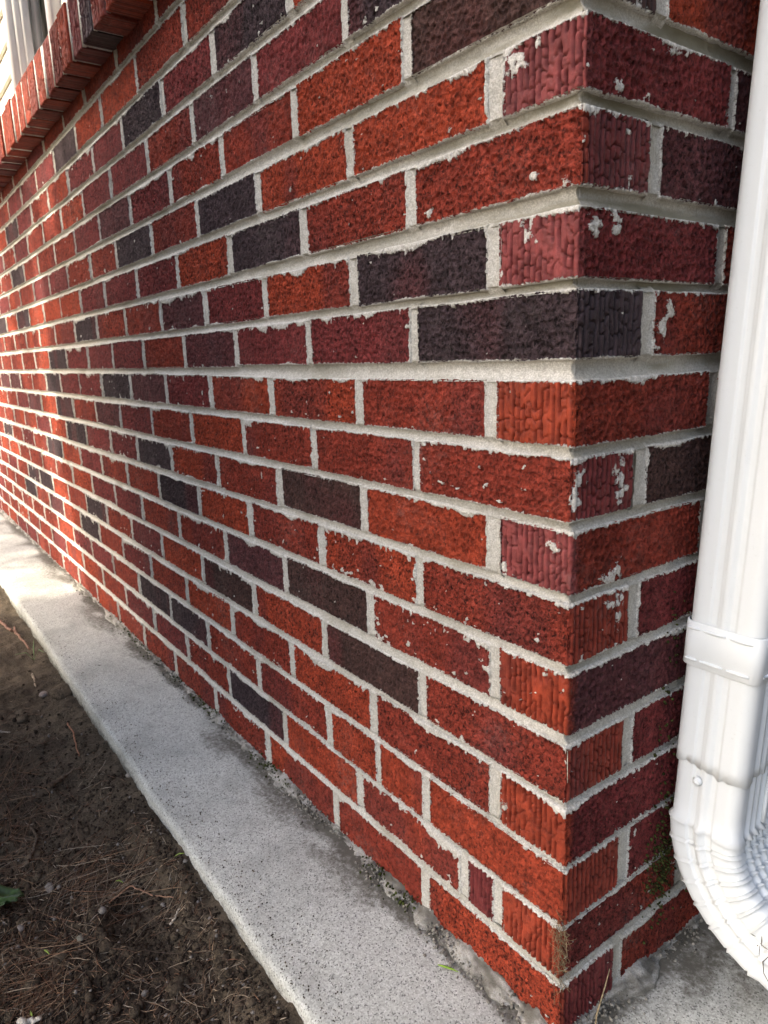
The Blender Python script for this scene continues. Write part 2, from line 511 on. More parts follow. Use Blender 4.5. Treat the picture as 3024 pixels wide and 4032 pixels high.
tag(obj('concrete_footing', build_concrete(), M['concrete']), 'speckled grey concrete strip along the foot of the brick wall', kind='structure')

# ================================================================== the house
house = tag(empty('brick_house', (0, 0, 0)), 'red brick house corner with white mortar joints, rowlock window ledge and cream siding', 'house')

# ---- courses, from C14 (lowest) up to C-4 under the ledge: bottom and top of the bricks
PITCH = 0.0677
meas = {1: (.8868, .9375), 2: (.8195, .8741), 3: (.7499, .8027), 4: (.6856, .7405), 5: (.6137, .6669), 6: (.5483, .6026),
        7: (.4815, .5380), 8: (.4149, .4719), 9: (.3460, .4040), 10: (.2756, .3325), 11: (.2072, .2666), 12: (.1377, .1990), 13: (.0742, .1312)}
COURSE = {}
for c in range(-4, 15):
    mid = (14 - c + 0.5) * PITCH
    if c in meas: COURSE[c] = (meas[c][0] - 0.0013, meas[c][1] + 0.0013)
    else: COURSE[c] = (mid - 0.0286, mid + 0.0286)
COURSE[14] = (0.000, 0.0640)
IDEAL = {c: ((14 - c + 0.5) * PITCH - 0.0287, (14 - c + 0.5) * PITCH + 0.0287) for c in range(-4, 15)}
IDEAL[14] = (0.000, 0.0632)

def course_z(c, x):
    """bottom and top of course c at distance |x| from the corner: the coursing evens out along the wall"""
    w = float(smooth(0.25, 1.1, abs(x)))
    return COURSE[c][0] * (1 - w) + IDEAL[c][0] * w, COURSE[c][1] * (1 - w) + IDEAL[c][1] * w

MOD, HEAD, JT = 0.2178, 0.0900, 0.0146
# photograph columns (of the 3024) where the upright joints of each course stand, from the corner leftwards,
# and the colour of each brick: R bright red, r red, m maroon red, p rosy, d charcoal, b dark brown, w wine dark
JOINTS = {
 -4: (None, [], ''),
 -3: ([722, 535, 396, 297, 211], 'rrRRdmm'),
 -2: ([1133, 835, 637, 480, 364, 267], 'RdmdmmR'),
 -1: ([1357, 1001, 756, 579, 435, 327, 240], 'dmwrmmRr'),
 0: ([1598, 1158, 871, 669, 512, 391, 294], 'bRrrmwmr'),
 1: ([1945, 1374, 1014, 777, 597, 457, 355], 'pRRdrdrr'),
 2: ([1616, 1193, 904, 698, 539, 413, 318], 'rrdRmmmR'),
 3: ([1940, 1390, 1043, 808, 634, 493, 381, 295, 217], 'pdRmwrrdrR'),
 4: ([1628, 1215, 930, 726, 564, 443, 347, 262, 194], 'dmmwrmmmdR'),
 5: ([1931, 1412, 1067, 829, 654, 514, 401, 313, 238, 181], 'RrRRmwdmmdr'),
 6: ([1641, 1236, 959, 755, 598, 474, 377, 289, 222], 'rrrRrmwrdR'),
 7: ([1938, 1432, 1100, 859, 675, 540, 435, 339, 262], 'pRbrRdmmdR'),
 8: ([1653, 1268, 985, 785, 627, 500, 400], 'rRrRdrrm'),
 9: ([1944, 1459, 1123, 889, 705, 561, 454, 362], 'RrbwrrmmR'),
 10: ([1664, 1278, 1001, 799, 639, 519, 420, 340], 'rbRbRmrdr'),
 11: ([1944, 1470, 1150, 915, 735, 596, 485, 392, 318], 'RrRrRrmrdR'),
 12: ([1676, 1488, 1297, 1018, 820, 672, 549, 447], 'RRRrrddrm'),
 13: ([1960, 1826, 1416, 1123, 903, 738, 608, 497, 405], 'RmRRdrmmrR'),
 14: ([1674, 1322, 1055, 851, 691, 568, 468], 'RrRrrrrR'),
}
TINT = {'R': (.300, .047, .021), 'r': (.225, .036, .021), 'm': (.165, .030, .029), 'p': (.262, .060, .056),
        'd': (.052, .034, .038), 'b': (.066, .034, .029), 'w': (.100, .034, .036)}
FRAME_LEFT = {c: wall_x(-40, (14 - c + .5) * PITCH) for c in range(-4, 15)}

def left_course(c):
    """list of (x0, x1, colour) for course c on the long wall, x1 towards the corner"""
    zc = (14 - c + 0.5) * PITCH
    r = random.Random(c * 7 + 3)
    if c == -4:
        js = [609, 452, 327, 245]; cols = 'rrrRr'
        xs_ = [wall_x(p, zc) for p in js]
        x = xs_[0]
        while x < -0.3: x += MOD; xs_.insert(0, x); cols = 'r' + cols
    elif c in (-3, -2, -1):
        js, cols = JOINTS[c]
        xs_ = [wall_x(p, zc) for p in js]
        x = xs_[0]
        while x < -0.32: x += MOD; xs_.insert(0, x); cols = r.choice('rRm') + cols
    else:
        js, cols = JOINTS[c]
        xs_ = [wall_x(p, zc) for p in js]
    far = FRAME_LEFT[c] - 0.05
    while xs_[-1] > far: xs_.append(xs_[-1] - MOD)
    out = []; prev = 0.0
    for i, x in enumerate(xs_):
        jw = JT * r.uniform(0.82, 1.12)
        if c == 12 and i == 1: jw = 0.009
        x0 = x + jw / 2
        col = cols[i] if i < len(cols) else r.choice('RrrrmmRrdw' )
        out.append((x0, prev, col)); prev = x - jw / 2
    return out, prev

def face_fields(u, v, L, H, style, seed, corner_edges=(False, False), smear=1.0, blobs=()):
    """height (m) of the brick face and mortar cover (0..1) on the grid u (nu,1), v (1,nv)"""
    U, V = np.broadcast_arrays(u + 0.0 * v, v + 0.0 * u)
    rs = np.random.default_rng(seed)
    cleft_mask = 0.0 * U
    if style == 0:       # matte, pitted face: smooth veins round crusty hollows
        wx = 0.35 * (vnoise(U / .006, V / .006, seed + 3) - .5); wy = 0.35 * (vnoise(U / .006, V / .006, seed + 4) - .5)
        f1, f2, cid = worley(U / .0076 + wx, V / .0082 + wy, seed)
        e = f2 - f1
        pit = smooth(0.06, 0.42, e) * (0.45 + 0.9 * cid)
        rough = fbm(U / .0028, V / .0034, seed + 9, 3)
        h = -0.0021 * pit * (0.35 + 1.25 * rough) + 0.0005 * (fbm(U / .02, V / .02, seed + 5, 2) - .5)
    else:                # extruded skin: upright ribs and smooth pillows with thin clefts
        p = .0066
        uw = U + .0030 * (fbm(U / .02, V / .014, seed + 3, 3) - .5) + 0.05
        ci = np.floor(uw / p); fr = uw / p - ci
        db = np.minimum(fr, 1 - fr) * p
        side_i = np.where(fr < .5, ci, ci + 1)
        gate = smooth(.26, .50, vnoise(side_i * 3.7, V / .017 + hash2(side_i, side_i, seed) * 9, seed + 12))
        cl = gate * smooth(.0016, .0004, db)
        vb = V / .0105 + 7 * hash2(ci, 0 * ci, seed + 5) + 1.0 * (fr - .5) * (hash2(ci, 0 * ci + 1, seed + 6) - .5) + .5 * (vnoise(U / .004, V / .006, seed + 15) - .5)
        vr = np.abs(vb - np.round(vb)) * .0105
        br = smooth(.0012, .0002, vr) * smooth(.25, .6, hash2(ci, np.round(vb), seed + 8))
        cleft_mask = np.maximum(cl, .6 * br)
        h = -0.0062 * cl - 0.0026 * br + 0.0010 * (1 - (2 * np.abs(fr - .5)) ** 2) + 0.0006 * (fbm(U / .012, V / .02, seed + 5, 3) - .5)
    # mortar dragged over the arrises
    dl, dr, db, dt = U, L - U, V, H - V
    lo = fbm(U / .045, 0 * V + .3, seed + 21, 2)
    top = 0.0007 + 0.0062 * smooth(0.52, 0.86, lo) * smear + 0.0016 * vnoise(U / .0032, 0 * V, seed + 22) + 0.0036 * smooth(.70, .95, vnoise(U / .0036, 0 * V + 3, seed + 23)) * smear
    lo2 = fbm(U / .04, 0 * V + .7, seed + 25, 2)
    bot = 0.0005 + 0.0024 * smooth(0.55, 0.9, lo2) * smear + 0.0014 * vnoise(U / .0032, 0 * V, seed + 26)
    lo3 = fbm(V / .02, 0 * U + .2, seed + 28, 2)
    sid = 0.0005 + 0.0028 * smooth(0.5, 0.9, lo3) * smear + 0.0014 * vnoise(V / .0032, 0 * U, seed + 29)
    w = np.maximum(top - dt, bot - db)
    if not corner_edges[0]: w = np.maximum(w, sid - dl)
    if not corner_edges[1]: w = np.maximum(w, sid - dr)
    mort = 0.5 + w / 0.0040
    # stray blobs and drips
    k = rs.random()
    blob = fbm(U / .010, V / .0075, seed + 41, 3)
    edge = np.exp(-np.minimum(np.minimum(dt, db), np.minimum(dl, dr)) / 0.016)
    thr = 0.86 + 0.12 * k - 0.15 * edge * smear
    mort = np.maximum(mort, 0.5 + (blob - thr) / 0.075)
    for (bu, bv, ru, rv) in blobs:
        q = 1 - np.hypot((U - bu) / ru, (V - bv) / rv) + 2.2 * (fbm(U / .0055, V / .0055, seed + 55, 3) - .5)
        mort = np.maximum(mort, 0.5 + 1.3 * (q - .50))
    mort = np.clip(mort, 0, 1)
    mk = smooth(0.42, 0.62, mort)
    if smear < 0: mort = mort * 0; mk = mk * 0
    h = h * (1 - 0.75 * mk) + mk * (0.0005 + 0.0006 * fbm(U / .004, V / .004, seed + 50, 2))
    return h, mort, cleft_mask * (1 - mk)

def tint_field(U, V, base, seed):
    b = np.array(base)
    n = fbm(U / .05, V / .04, seed + 61, 3)[..., None]
    n2 = fbm(U / .016, V / .014, seed + 67, 3)[..., None]
    c = b * (0.78 + 0.44 * n) * (0.80 + 0.40 * n2)
    # kiln flashing: part of the face darker or rosier
    fl = smooth(0.56, 0.80, fbm(U / .09 + 3, V / .2, seed + 71, 2))[..., None]
    c = c * (1 - 0.55 * fl) + 0.55 * fl * np.array((.12, .030, .030))
    return c

def lin_edge(L, step):
    e = np.array([0, .0006, .0014, .0026])
    n = max(2, int(round((L - 2 * .0042) / step)))
    mid = np.linspace(.0042, L - .0042, n)
    return np.concatenate([e, mid, L - e[::-1]])

def round_in(d, r=0.0026):
    q = np.clip(1 - d / r, 0, 1)
    return r * (1 - np.sqrt(np.clip(1 - q * q, 0, 1)))

def brick_sheet(parts, H, step, seed, place, depth=0.05, smear=1.0, ring_mort=1.0, blobs=()):
    """parts: [(length, style, tint)] laid side by side round a corner if two; place(u, v, h) -> xyz"""
    us = []; off = 0.0; hs = []; ms = []; ts = []; sk = []
    vv = lin_edge(H, step)
    nparts = len(parts)
    for k, (L, style, tint) in enumerate(parts):
        uu = lin_edge(L, step)
        ce = (k > 0, k < nparts - 1)
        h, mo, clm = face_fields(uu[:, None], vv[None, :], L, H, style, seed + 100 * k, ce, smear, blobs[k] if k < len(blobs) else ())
        U, V = np.broadcast_arrays(uu[:, None], vv[None, :])
        rb = round_in(np.minimum(V, H - V)) 
        if not ce[0]: rb = np.maximum(rb, round_in(U))
        else: rb = np.maximum(rb, round_in(U, 0.0030)) + 0.0022 * smooth(.006, 0, U) * smooth(.45, .8, fbm(V / .009, 0 * U, seed + 900, 3))
        if not ce[1]: rb = np.maximum(rb, round_in(L - U))
        else: rb = np.maximum(rb, round_in(L - U, 0.0030)) + 0.0022 * smooth(.006, 0, L - U) * smooth(.45, .8, fbm(V / .009, 0 * U, seed + 900, 3))
        h = h - rb
        tt = tint_field(U, V, tint, seed + 100 * k)
        if k > 0:      # the first face's colour runs a little way round the arris
            wr = smooth(.014, .003, U + .008 * (fbm(U / .006, V / .008, seed + 7, 3) - .5))[..., None]
            tt = tt * (1 - wr) + wr * tint_field(U, V, parts[0][2], seed)
        tt = tt * (1 - 0.70 * clm)[..., None]          # shade painted into the clefts: colour darkened along the grooves
        if k > 0: uu, h, mo, tt = uu[1:], h[1:], mo[1:], tt[1:]
        us.append(uu + off); hs.append(h); ms.append(mo); ts.append(tt); off += L
        sk.append(np.full(h.shape, float(style)))
    u = np.concatenate(us); h = np.concatenate(hs); mo = np.concatenate(ms); tt = np.concatenate(ts)
    nu, nv = len(u), len(vv)
    # slightly wavy outline
    U, V = np.meshgrid(u, vv, indexing='ij')
    wav_t = 0.0016 * (fbm(U / .03, 0 * V, seed + 81, 3) - .5); wav_b = 0.0016 * (fbm(U / .03, 0 * V + 9, seed + 83, 3) - .5)
    Vw = V + wav_t * smooth(H * .5, H, V) + wav_b * smooth(H * .5, 0, V)
    Pxyz = place(U, Vw, h)
    verts = Pxyz.reshape(-1, 3)
    faces = grid_faces(nu, nv)
    # ring going into the wall
    idx = np.arange(nu * nv).reshape(nu, nv)
    loop = np.concatenate([idx[:, 0], idx[-1, 1:], idx[-2::-1, -1], idx[0, -2:0:-1]])
    Uf, Vf = U.reshape(-1)[loop], Vw.reshape(-1)[loop]
    inner = place(Uf, Vf, np.full(len(loop), -depth))
    n = len(loop); i = np.arange(n); j = (i + 1) % n
    f2 = np.stack([loop[j], loop[i], nu * nv + i, nu * nv + j], -1)
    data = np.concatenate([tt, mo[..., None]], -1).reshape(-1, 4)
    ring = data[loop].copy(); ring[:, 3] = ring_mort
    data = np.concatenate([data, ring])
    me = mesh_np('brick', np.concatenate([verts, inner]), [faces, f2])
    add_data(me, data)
    skv = np.concatenate(sk).reshape(-1); at = me.attributes.new('skin', 'FLOAT', 'POINT')
    at.data.foreach_set('value', np.concatenate([skv, skv[loop]]).astype(np.float32))
    return me

def place_left(x0, z0):
    def f(u, v, h): return np.stack([x0 + u, -h, z0 + v], -1)
    return f
def place_right(y0, z0):
    def f(u, v, h): return np.stack([h + 0 * u, y0 + u, z0 + v], -1)
    return f
def place_corner(L1, z0):
    def f(u, v, h):
        onl = u < L1 - 1e-9; onc = np.abs(u - L1) <= 1e-9
        x = np.where(onl, np.minimum(u - L1, np.minimum(h, 0) if np.max(h) < -0.02 else 9), h)
        y = np.where(onl, -h, np.where(onc, -h, np.maximum(u - L1, np.maximum(-h, 0) if np.max(h) < -0.02 else -9)))
        return np.stack([x, y, z0 + v], -1)
    return f

def jog(pl, c):
    r = random.Random(c * 5 + 1); d = np.array([r.uniform(-.0022, .0014), r.uniform(-.0014, .0022), 0])
    return lambda u, v, h: pl(u, v, h) + d

def step_for(p):
    dist = np.linalg.norm(np.asarray(p) - CAM_LOC)
    return 0.0016 if dist < 0.95 else (0.0026 if dist < 1.5 else (0.0045 if dist < 2.3 else 0.007))

# ---- long wall
front_bricks = []      # (mesh)
side_bricks = []
perp_left = []         # (c, x_left, x_right) upright joints on the long wall
perp_right = []
RIGHT = {  # tint of the right-hand face of the corner brick, then of the bricks after it
 -4: 'rrr', -3: 'rrr', -2: 'mrr', -1: 'rrr', 0: 'bRr', 1: 'mwr', 2: 'mwr', 3: 'mrw', 4: 'drr', 5: 'rrw', 6: 'mbr', 7: 'rrm', 8: 'rmr',
 9: 'wrr', 10: 'rmr', 11: 'mrr', 12: 'rmr', 13: 'rrm', 14: 'mrr'}
DARKSIDE = 1.0
BLOBS = {  # mortar splashes on the corner bricks: (u, v, half width, half height) on the left face, then on the right face
 0: ((), ((.066, .012, .012, .016),)),
 1: (((.016, .040, .014, .012), (.040, .046, .007, .010)), ((.040, .008, .006, .005), (.12, .047, .022, .005))),
 2: (((.155, .014, .006, .006), (.19, .005, .008, .006), (.02, .01, .008, .006)), ((.060, .010, .006, .012), (.055, .048, .007, .006))),
 3: (((.035, .042, .011, .014), (.005, .020, .004, .012)), ((.018, .042, .010, .012), (.047, .043, .011, .013))),
 6: ((), ((.012, .040, .010, .012), (.006, .018, .008, .020), (.070, .030, .012, .026), (.068, .008, .008, .006))),
 7: (((.066, .044, .012, .007), (.006, .010, .007, .010)), ((.050, .006, .022, .007), (.066, .016, .010, .012))),
 8: ((), ((.062, .045, .018, .010), (.072, .030, .006, .012))),
 10: ((), ()),
 11: (((.006, .022, .007, .012),), ()),
}
for c in range(-4, 15):
    lst, far_end = left_course(c)
    for i, (x0, x1, col) in enumerate(lst):
        if i == 0 and c >= -4:
            z0, z1 = course_z(c, 0.05)
            L1 = -x0
            stretcher_left = L1 > 0.13
            L2 = 0.0900 if stretcher_left else 0.2050
            sL, sR = (0, 1) if stretcher_left else (1, 0)
            if c == 4: sL = 0
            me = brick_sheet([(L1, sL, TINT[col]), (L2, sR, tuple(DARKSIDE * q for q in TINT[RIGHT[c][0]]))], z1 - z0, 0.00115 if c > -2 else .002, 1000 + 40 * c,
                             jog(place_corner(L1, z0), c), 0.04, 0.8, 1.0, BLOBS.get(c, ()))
            front_bricks.append(me)
            # the bricks after it on the side wall
            y = L2; k = 1
            r = random.Random(c + 99)
            while y < 0.60:
                jw = JT * r.uniform(.85, 1.15)
                perp_right.append((c, y, y + jw))
                Lr = 0.205
                zz0, zz1 = course_z(c, 0.05)
                if c == 14: zz0 = -0.01
                colr = RIGHT[c][k] if k < len(RIGHT[c]) else 'r'
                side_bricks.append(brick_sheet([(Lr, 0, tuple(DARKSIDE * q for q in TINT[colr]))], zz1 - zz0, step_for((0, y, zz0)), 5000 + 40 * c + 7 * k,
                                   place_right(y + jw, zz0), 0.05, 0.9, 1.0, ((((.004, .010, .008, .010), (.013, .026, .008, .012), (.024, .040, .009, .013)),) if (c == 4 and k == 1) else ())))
                y += jw + Lr; k += 1
        else:
            xm = (x0 + x1) / 2
            z0, z1 = course_z(c, xm)
            r = random.Random(c * 100 + i)
            z0 += r.uniform(-.0012, .0012); z1 += r.uniform(-.0012, .0012)
            L = x1 - x0
            style = 1 if (c == 13 and i == 1) else 0
            dy = r.uniform(-.0012, .0008)
            pl = place_left(x0, z0)
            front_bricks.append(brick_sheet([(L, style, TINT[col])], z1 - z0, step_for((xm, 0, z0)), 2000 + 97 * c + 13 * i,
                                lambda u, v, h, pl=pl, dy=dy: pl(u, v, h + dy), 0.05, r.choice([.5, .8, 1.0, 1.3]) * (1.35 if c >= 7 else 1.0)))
        nx = lst[i + 1][1] if i + 1 < len(lst) else far_end
        perp_left.append((c, nx, x0))

# ---- mortar of both faces, one mesh each, every joint a hollowed strip
def joint_profile(n):
    t = np.linspace(0, 1, n)
    return t, np.sin(np.pi * t ** 1.25) ** 0.6 * (0.75 + 0.35 * t)

def wall_mortar():
    S = Soup(); SR = Soup()
    sx = axis([(-4.2, -2.2, 0.016), (-2.2, -1.1, 0.008), (-1.1, -0.004, 0.0032)])[:-1]
    sy = axis([(0.004, 0.42, 0.0032), (0.42, 0.9, 0.02)])
    n = 9
    t, prof = joint_profile(n)
    for c in range(-4, 14):
        wl = smooth(0.25, 1.1, np.abs(sx))[:, None]
        lo_l = COURSE[c + 1][1] * (1 - wl) + IDEAL[c + 1][1] * wl
        hi_l = COURSE[c][0] * (1 - wl) + IDEAL[c][0] * wl
        lo_c, hi_c = COURSE[c + 1][1], COURSE[c][0]
        for side in (0, 1):
            s = (sx if side == 0 else sy)[:, None]
            lo = lo_l if side == 0 else np.full(s.shape, lo_c); hi = hi_l if side == 0 else np.full(s.shape, hi_c)
            lo = lo - 0.0022; hi = hi + 0.0022
            z = lo + (hi - lo) * t[None, :]
            seed = 300 + c * 5 + side
            rec = 0.0012 + (0.0046 + 0.0034 * np.exp(-np.abs(s) / 0.35) * (1.0 if c < 6 else 0.45) + 0.0016 * (fbm(s * 9, 0 * s + c, seed, 2) - .5)) * prof[None, :] \
                + 0.0024 * (fbm(s * 90, z * 150, seed + 1, 3) - .5) + 0.0018 * (fbm(s * 300, z * 300, seed + 2, 2) - .5)
            # dirt film, greener near the corner
            dd = np.zeros(z.shape + (4,)); dd[..., :3] = (0.25, 0.235, 0.175)
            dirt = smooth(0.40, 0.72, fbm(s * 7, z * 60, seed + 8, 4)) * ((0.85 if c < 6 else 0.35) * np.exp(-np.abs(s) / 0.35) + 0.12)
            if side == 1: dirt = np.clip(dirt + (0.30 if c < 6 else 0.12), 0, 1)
            dd[..., 3] = dirt
            if side == 0:
                P = np.stack([np.broadcast_to(s, z.shape), rec, z], -1)
                corner = np.stack([-rec[-1] - .0016, rec[-1] + .0016, z[-1]], -1)[None]
                P = np.concatenate([P, corner]); dd = np.concatenate([dd, dd[-1:]])
                S.add(P.reshape(-1, 3), grid_faces(len(P), n), d=dd.reshape(-1, 4))
                last = corner
            else:
                P = np.stack([-rec, np.broadcast_to(s, z.shape), z], -1)
                P = np.concatenate([last, P]); dd = np.concatenate([dd[:1], dd])
                SR.add(P.reshape(-1, 3), grid_faces(len(P), n), d=dd.reshape(-1, 4))
    m = 7
    tt, pr = joint_profile(m)
    for side, lst in ((0, perp_left), (1, perp_right)):
        for (c, a, b) in lst:
            if side == 0: z0, z1 = course_z(c, (a + b) / 2)
            else: z0, z1 = course_z(c, 0.05)
            near = (abs(a) < 1.1)
            zs = np.linspace(z0 - .004, z1 + .004, 24 if near else 8)[:, None]
            uu = (a - .0018) + (b - a + .0036) * tt[None, :]
            seed = 900 + c * 31 + int(a * -977)
            uu = uu + 0.0016 * (fbm(zs / .018, 0 * zs, seed, 2) - .5)
            rec = 0.0012 + 0.0026 * pr[None, :] + 0.0024 * (fbm(zs * 140, uu * 160, seed + 1, 3) - .5) \
                + 0.0060 * (smooth(.005, 0, zs - z0 + .004) + smooth(.005, 0, z1 + .004 - zs))
            zz = np.broadcast_to(zs, uu.shape)
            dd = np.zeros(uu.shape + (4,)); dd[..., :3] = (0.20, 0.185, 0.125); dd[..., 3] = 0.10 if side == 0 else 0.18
            if side == 0: S.add(np.stack([uu, rec, zz], -1).reshape(-1, 3), grid_faces(len(zs), m)[:, ::-1], d=dd.reshape(-1, 4))
            else: SR.add(np.stack([-rec, uu, zz], -1).reshape(-1, 3), grid_faces(len(zs), m)[:, ::-1], d=dd.reshape(-1, 4))
    g = (0.3, 0.28, 0.24, 0.6)
    S.box((-4.2, 0.012, -0.2), (-0.012, 0.10, 1.30), g)
    SR.box((-0.10, 0.1002, -0.2), (-0.012, 3.0, 1.30), g)
    return S.mesh('mortar'), SR.mesh('mortar')
ml, mr = wall_mortar()
front_wall = tag(obj('brick_wall', ml, M['mortar'], house), 'long red and charcoal brick wall with raked light mortar')
side_wall = tag(obj('brick_wall', mr, M['mortar'], house), 'shaded side of the brick corner behind the downspout')
for me in front_bricks: obj('brick', me, M['brick'], front_wall)
for me in side_bricks: obj('brick', me, M['brick'], side_wall)

# brickwork beyond what the picture shows
def far_brickwork():
    S = Soup(); r = random.Random(4)
    for c in range(-4, 15):
        z0, z1 = IDEAL[c]
        _, end = left_course(c)
        x = end
        while x > -4.2:
            L = 0.205; col = TINT[r.choice('RrrmmRrdw')]
            S.box((x - L, 0.0, z0), (x, 0.05, z1), (*col, 0.0)); x -= L + JT
    return S.mesh('brickwork', False)
tag(obj('far_brickwork', far_brickwork(), M['brick'], front_wall), kind='stuff')
def side_brickwork():
    S = Soup(); r = random.Random(5)
    for c in range(-4, 15):
        z0, z1 = COURSE[c]
        y = max(b for (cc, a, b) in perp_right if cc == c) + 0.205 + JT
        while y < 2.9:
            S.box((-0.05, y, z0), (0.0, y + 0.205, z1), (*TINT[r.choice('rrmmRrdw')], 0.0)); y += 0.2177
    return S.mesh('brickwork', False)
tag(obj('far_brickwork', side_brickwork(), M['brick'], side_wall), kind='stuff')

# ---- rowlock ledge under the window
LZ0, LZ1, LY = 1.256, 1.357, -0.052
def ledge():
    S = Soup()
    S.box((-4.2, LY + 0.009, LZ0 + 0.003), (0.046, 0.11, LZ1 - 0.004), (0.3, 0.28, 0.24, 0.0))
    for (a, b) in ledge_joints: S.box((a - .002, LY + 0.0022, LZ0 + .0015), (b + .002, LY + 0.0088, LZ1 - .002), (0.3, 0.28, 0.24, 0.0))
    return S.mesh('window_ledge')
ledge_joints = []; ledge_bricks = []
x = 0.048; k = 0; r = random.Random(21)
seqcol = {}
while x > -3.0:
    wdt = 0.0615 * r.uniform(.95, 1.05)
    jt = 0.0135 * r.uniform(.8, 1.2)
    col = TINT[r.choice('rmmrRpRrmd')]
    if x < -1.35: col = TINT[r.choice('RRpRrm')]
    x0 = x - wdt; seed = 8000 + 13 * k
    dz = r.uniform(-.003, .003); dy = r.uniform(-.003, .003)
    def pl(u, v, h, x0=x0, dz=dz, dy=dy):
        return np.stack([x0 + u, LY + dy - h, LZ0 + dz + v], -1)
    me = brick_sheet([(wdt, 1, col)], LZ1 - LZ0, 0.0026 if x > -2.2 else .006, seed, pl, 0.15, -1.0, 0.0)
    ledge_joints.append((x0 - jt, x0)); ledge_bricks.append(me)
    x -= wdt + jt; k += 1
led = obj('window_ledge', ledge(), M['mortar'], house)
for me in ledge_bricks: obj('brick', me, M['brick'], led)

# ---- siding above the ledge and the window
sid = obj('siding', (lambda S: (S.box((-4.2, 0.045, 1.33), (-2.0, 0.10, 3.0)), S.box((-1.52, 0.045, 1.33), (-0.03, 0.10, 3.0)), S.box((-2.0, 0.045, 2.44), (-1.52, 0.10, 3.0)), S.box((-4.2, 0.45, 1.33), (-0.03, 0.5, 3.0)), S.mesh('siding', False))[4])(Soup()), M['siding'], house)
WX0, WX1 = -2.02, -1.50
z = 1.362
while z < 2.95:
    for (a, b) in ((-4.2, WX0), (WX1, -0.03)):
        S = Soup()
        prof = [(0.030, 0.0), (0.028, 0.0), (0.026, 0.004), (0.036, 0.0835), (0.045, 0.0835), (0.045, 0.0)]
        v = [(q, py, z + pz) for q in (a, b) for (py, pz) in prof]
        np_ = len(prof)
        S.add(v, [(i, (i + 1) % np_, np_ + (i + 1) % np_, np_ + i) for i in range(np_)])
        obj('siding_board', S.mesh('siding_board', False), M['siding'], sid)
    z += 0.0838
def frame_mesh(x0, x1, z0, z1, w, y0, y1, name):
    S = Soup()
    S.box((x0, y0, z0), (x0 + w, y1, z1)); S.box((x1 - w, y0, z0), (x1, y1, z1))
    S.box((x0 + w, y0, z0), (x1 - w, y1, z0 + w)); S.box((x0 + w, y0, z1 - w), (x1 - w, y1, z1))
    return S.mesh(name, False)
win = obj('window', frame_mesh(WX0, WX1, 1.345, 2.45, 0.062, 0.012, 0.05, 'window'), M['trim'], house)
obj('frame', frame_mesh(WX0 + .0621, WX1 - .0421, 1.41, 2.388, 0.036, 0.024, 0.07, 'frame'), M['trim'], win)
obj('sash', frame_mesh(WX0 + .0982, WX1 - .0782, 1.446, 2.352, 0.030, 0.036, 0.07, 'sash'), M['trim'], win)
S = Soup(); S.box((WX0 + .12, 0.052, 1.46), (WX1 - .10, 0.056, 2.33)); obj('pane', S.mesh('pane', False), M['glass'], win)
S = Soup()
cx = np.linspace(WX0 + .10, WX1 - .08, 90); cz = np.array([1.42, 2.4])
cy = 0.10 + 0.012 * np.sin(cx * 150 + 2 * np.sin(cx * 31))
S.add(np.stack([np.repeat(cx, 2), np.repeat(cy, 2), np.tile(cz, 90)], -1), grid_faces(90, 2))
obj('curtain', S.mesh('curtain'), M['curtain'], win)

# ---- roof eave high above
S = Soup(); S.box((-4.2, -0.45, 2.98), (0.42, 0.10, 3.02)); S.box((-4.2, -0.47, 2.96), (0.44, -0.4502, 3.12)); S.box((0.4202, -0.45, 2.96), (0.44, 3.0, 3.12)); S.box((-0.03, 0.1002, 2.98), (0.42, 3.0, 3.02))
eave = obj('eave', S.mesh('eave', False), M['trim'], house)
S = Soup(); S.box((0.0, 0.1002, 1.30), (-0.03, 3.0, 2.98)); obj('side_cladding', S.mesh('side_cladding', False), M['siding'], house)

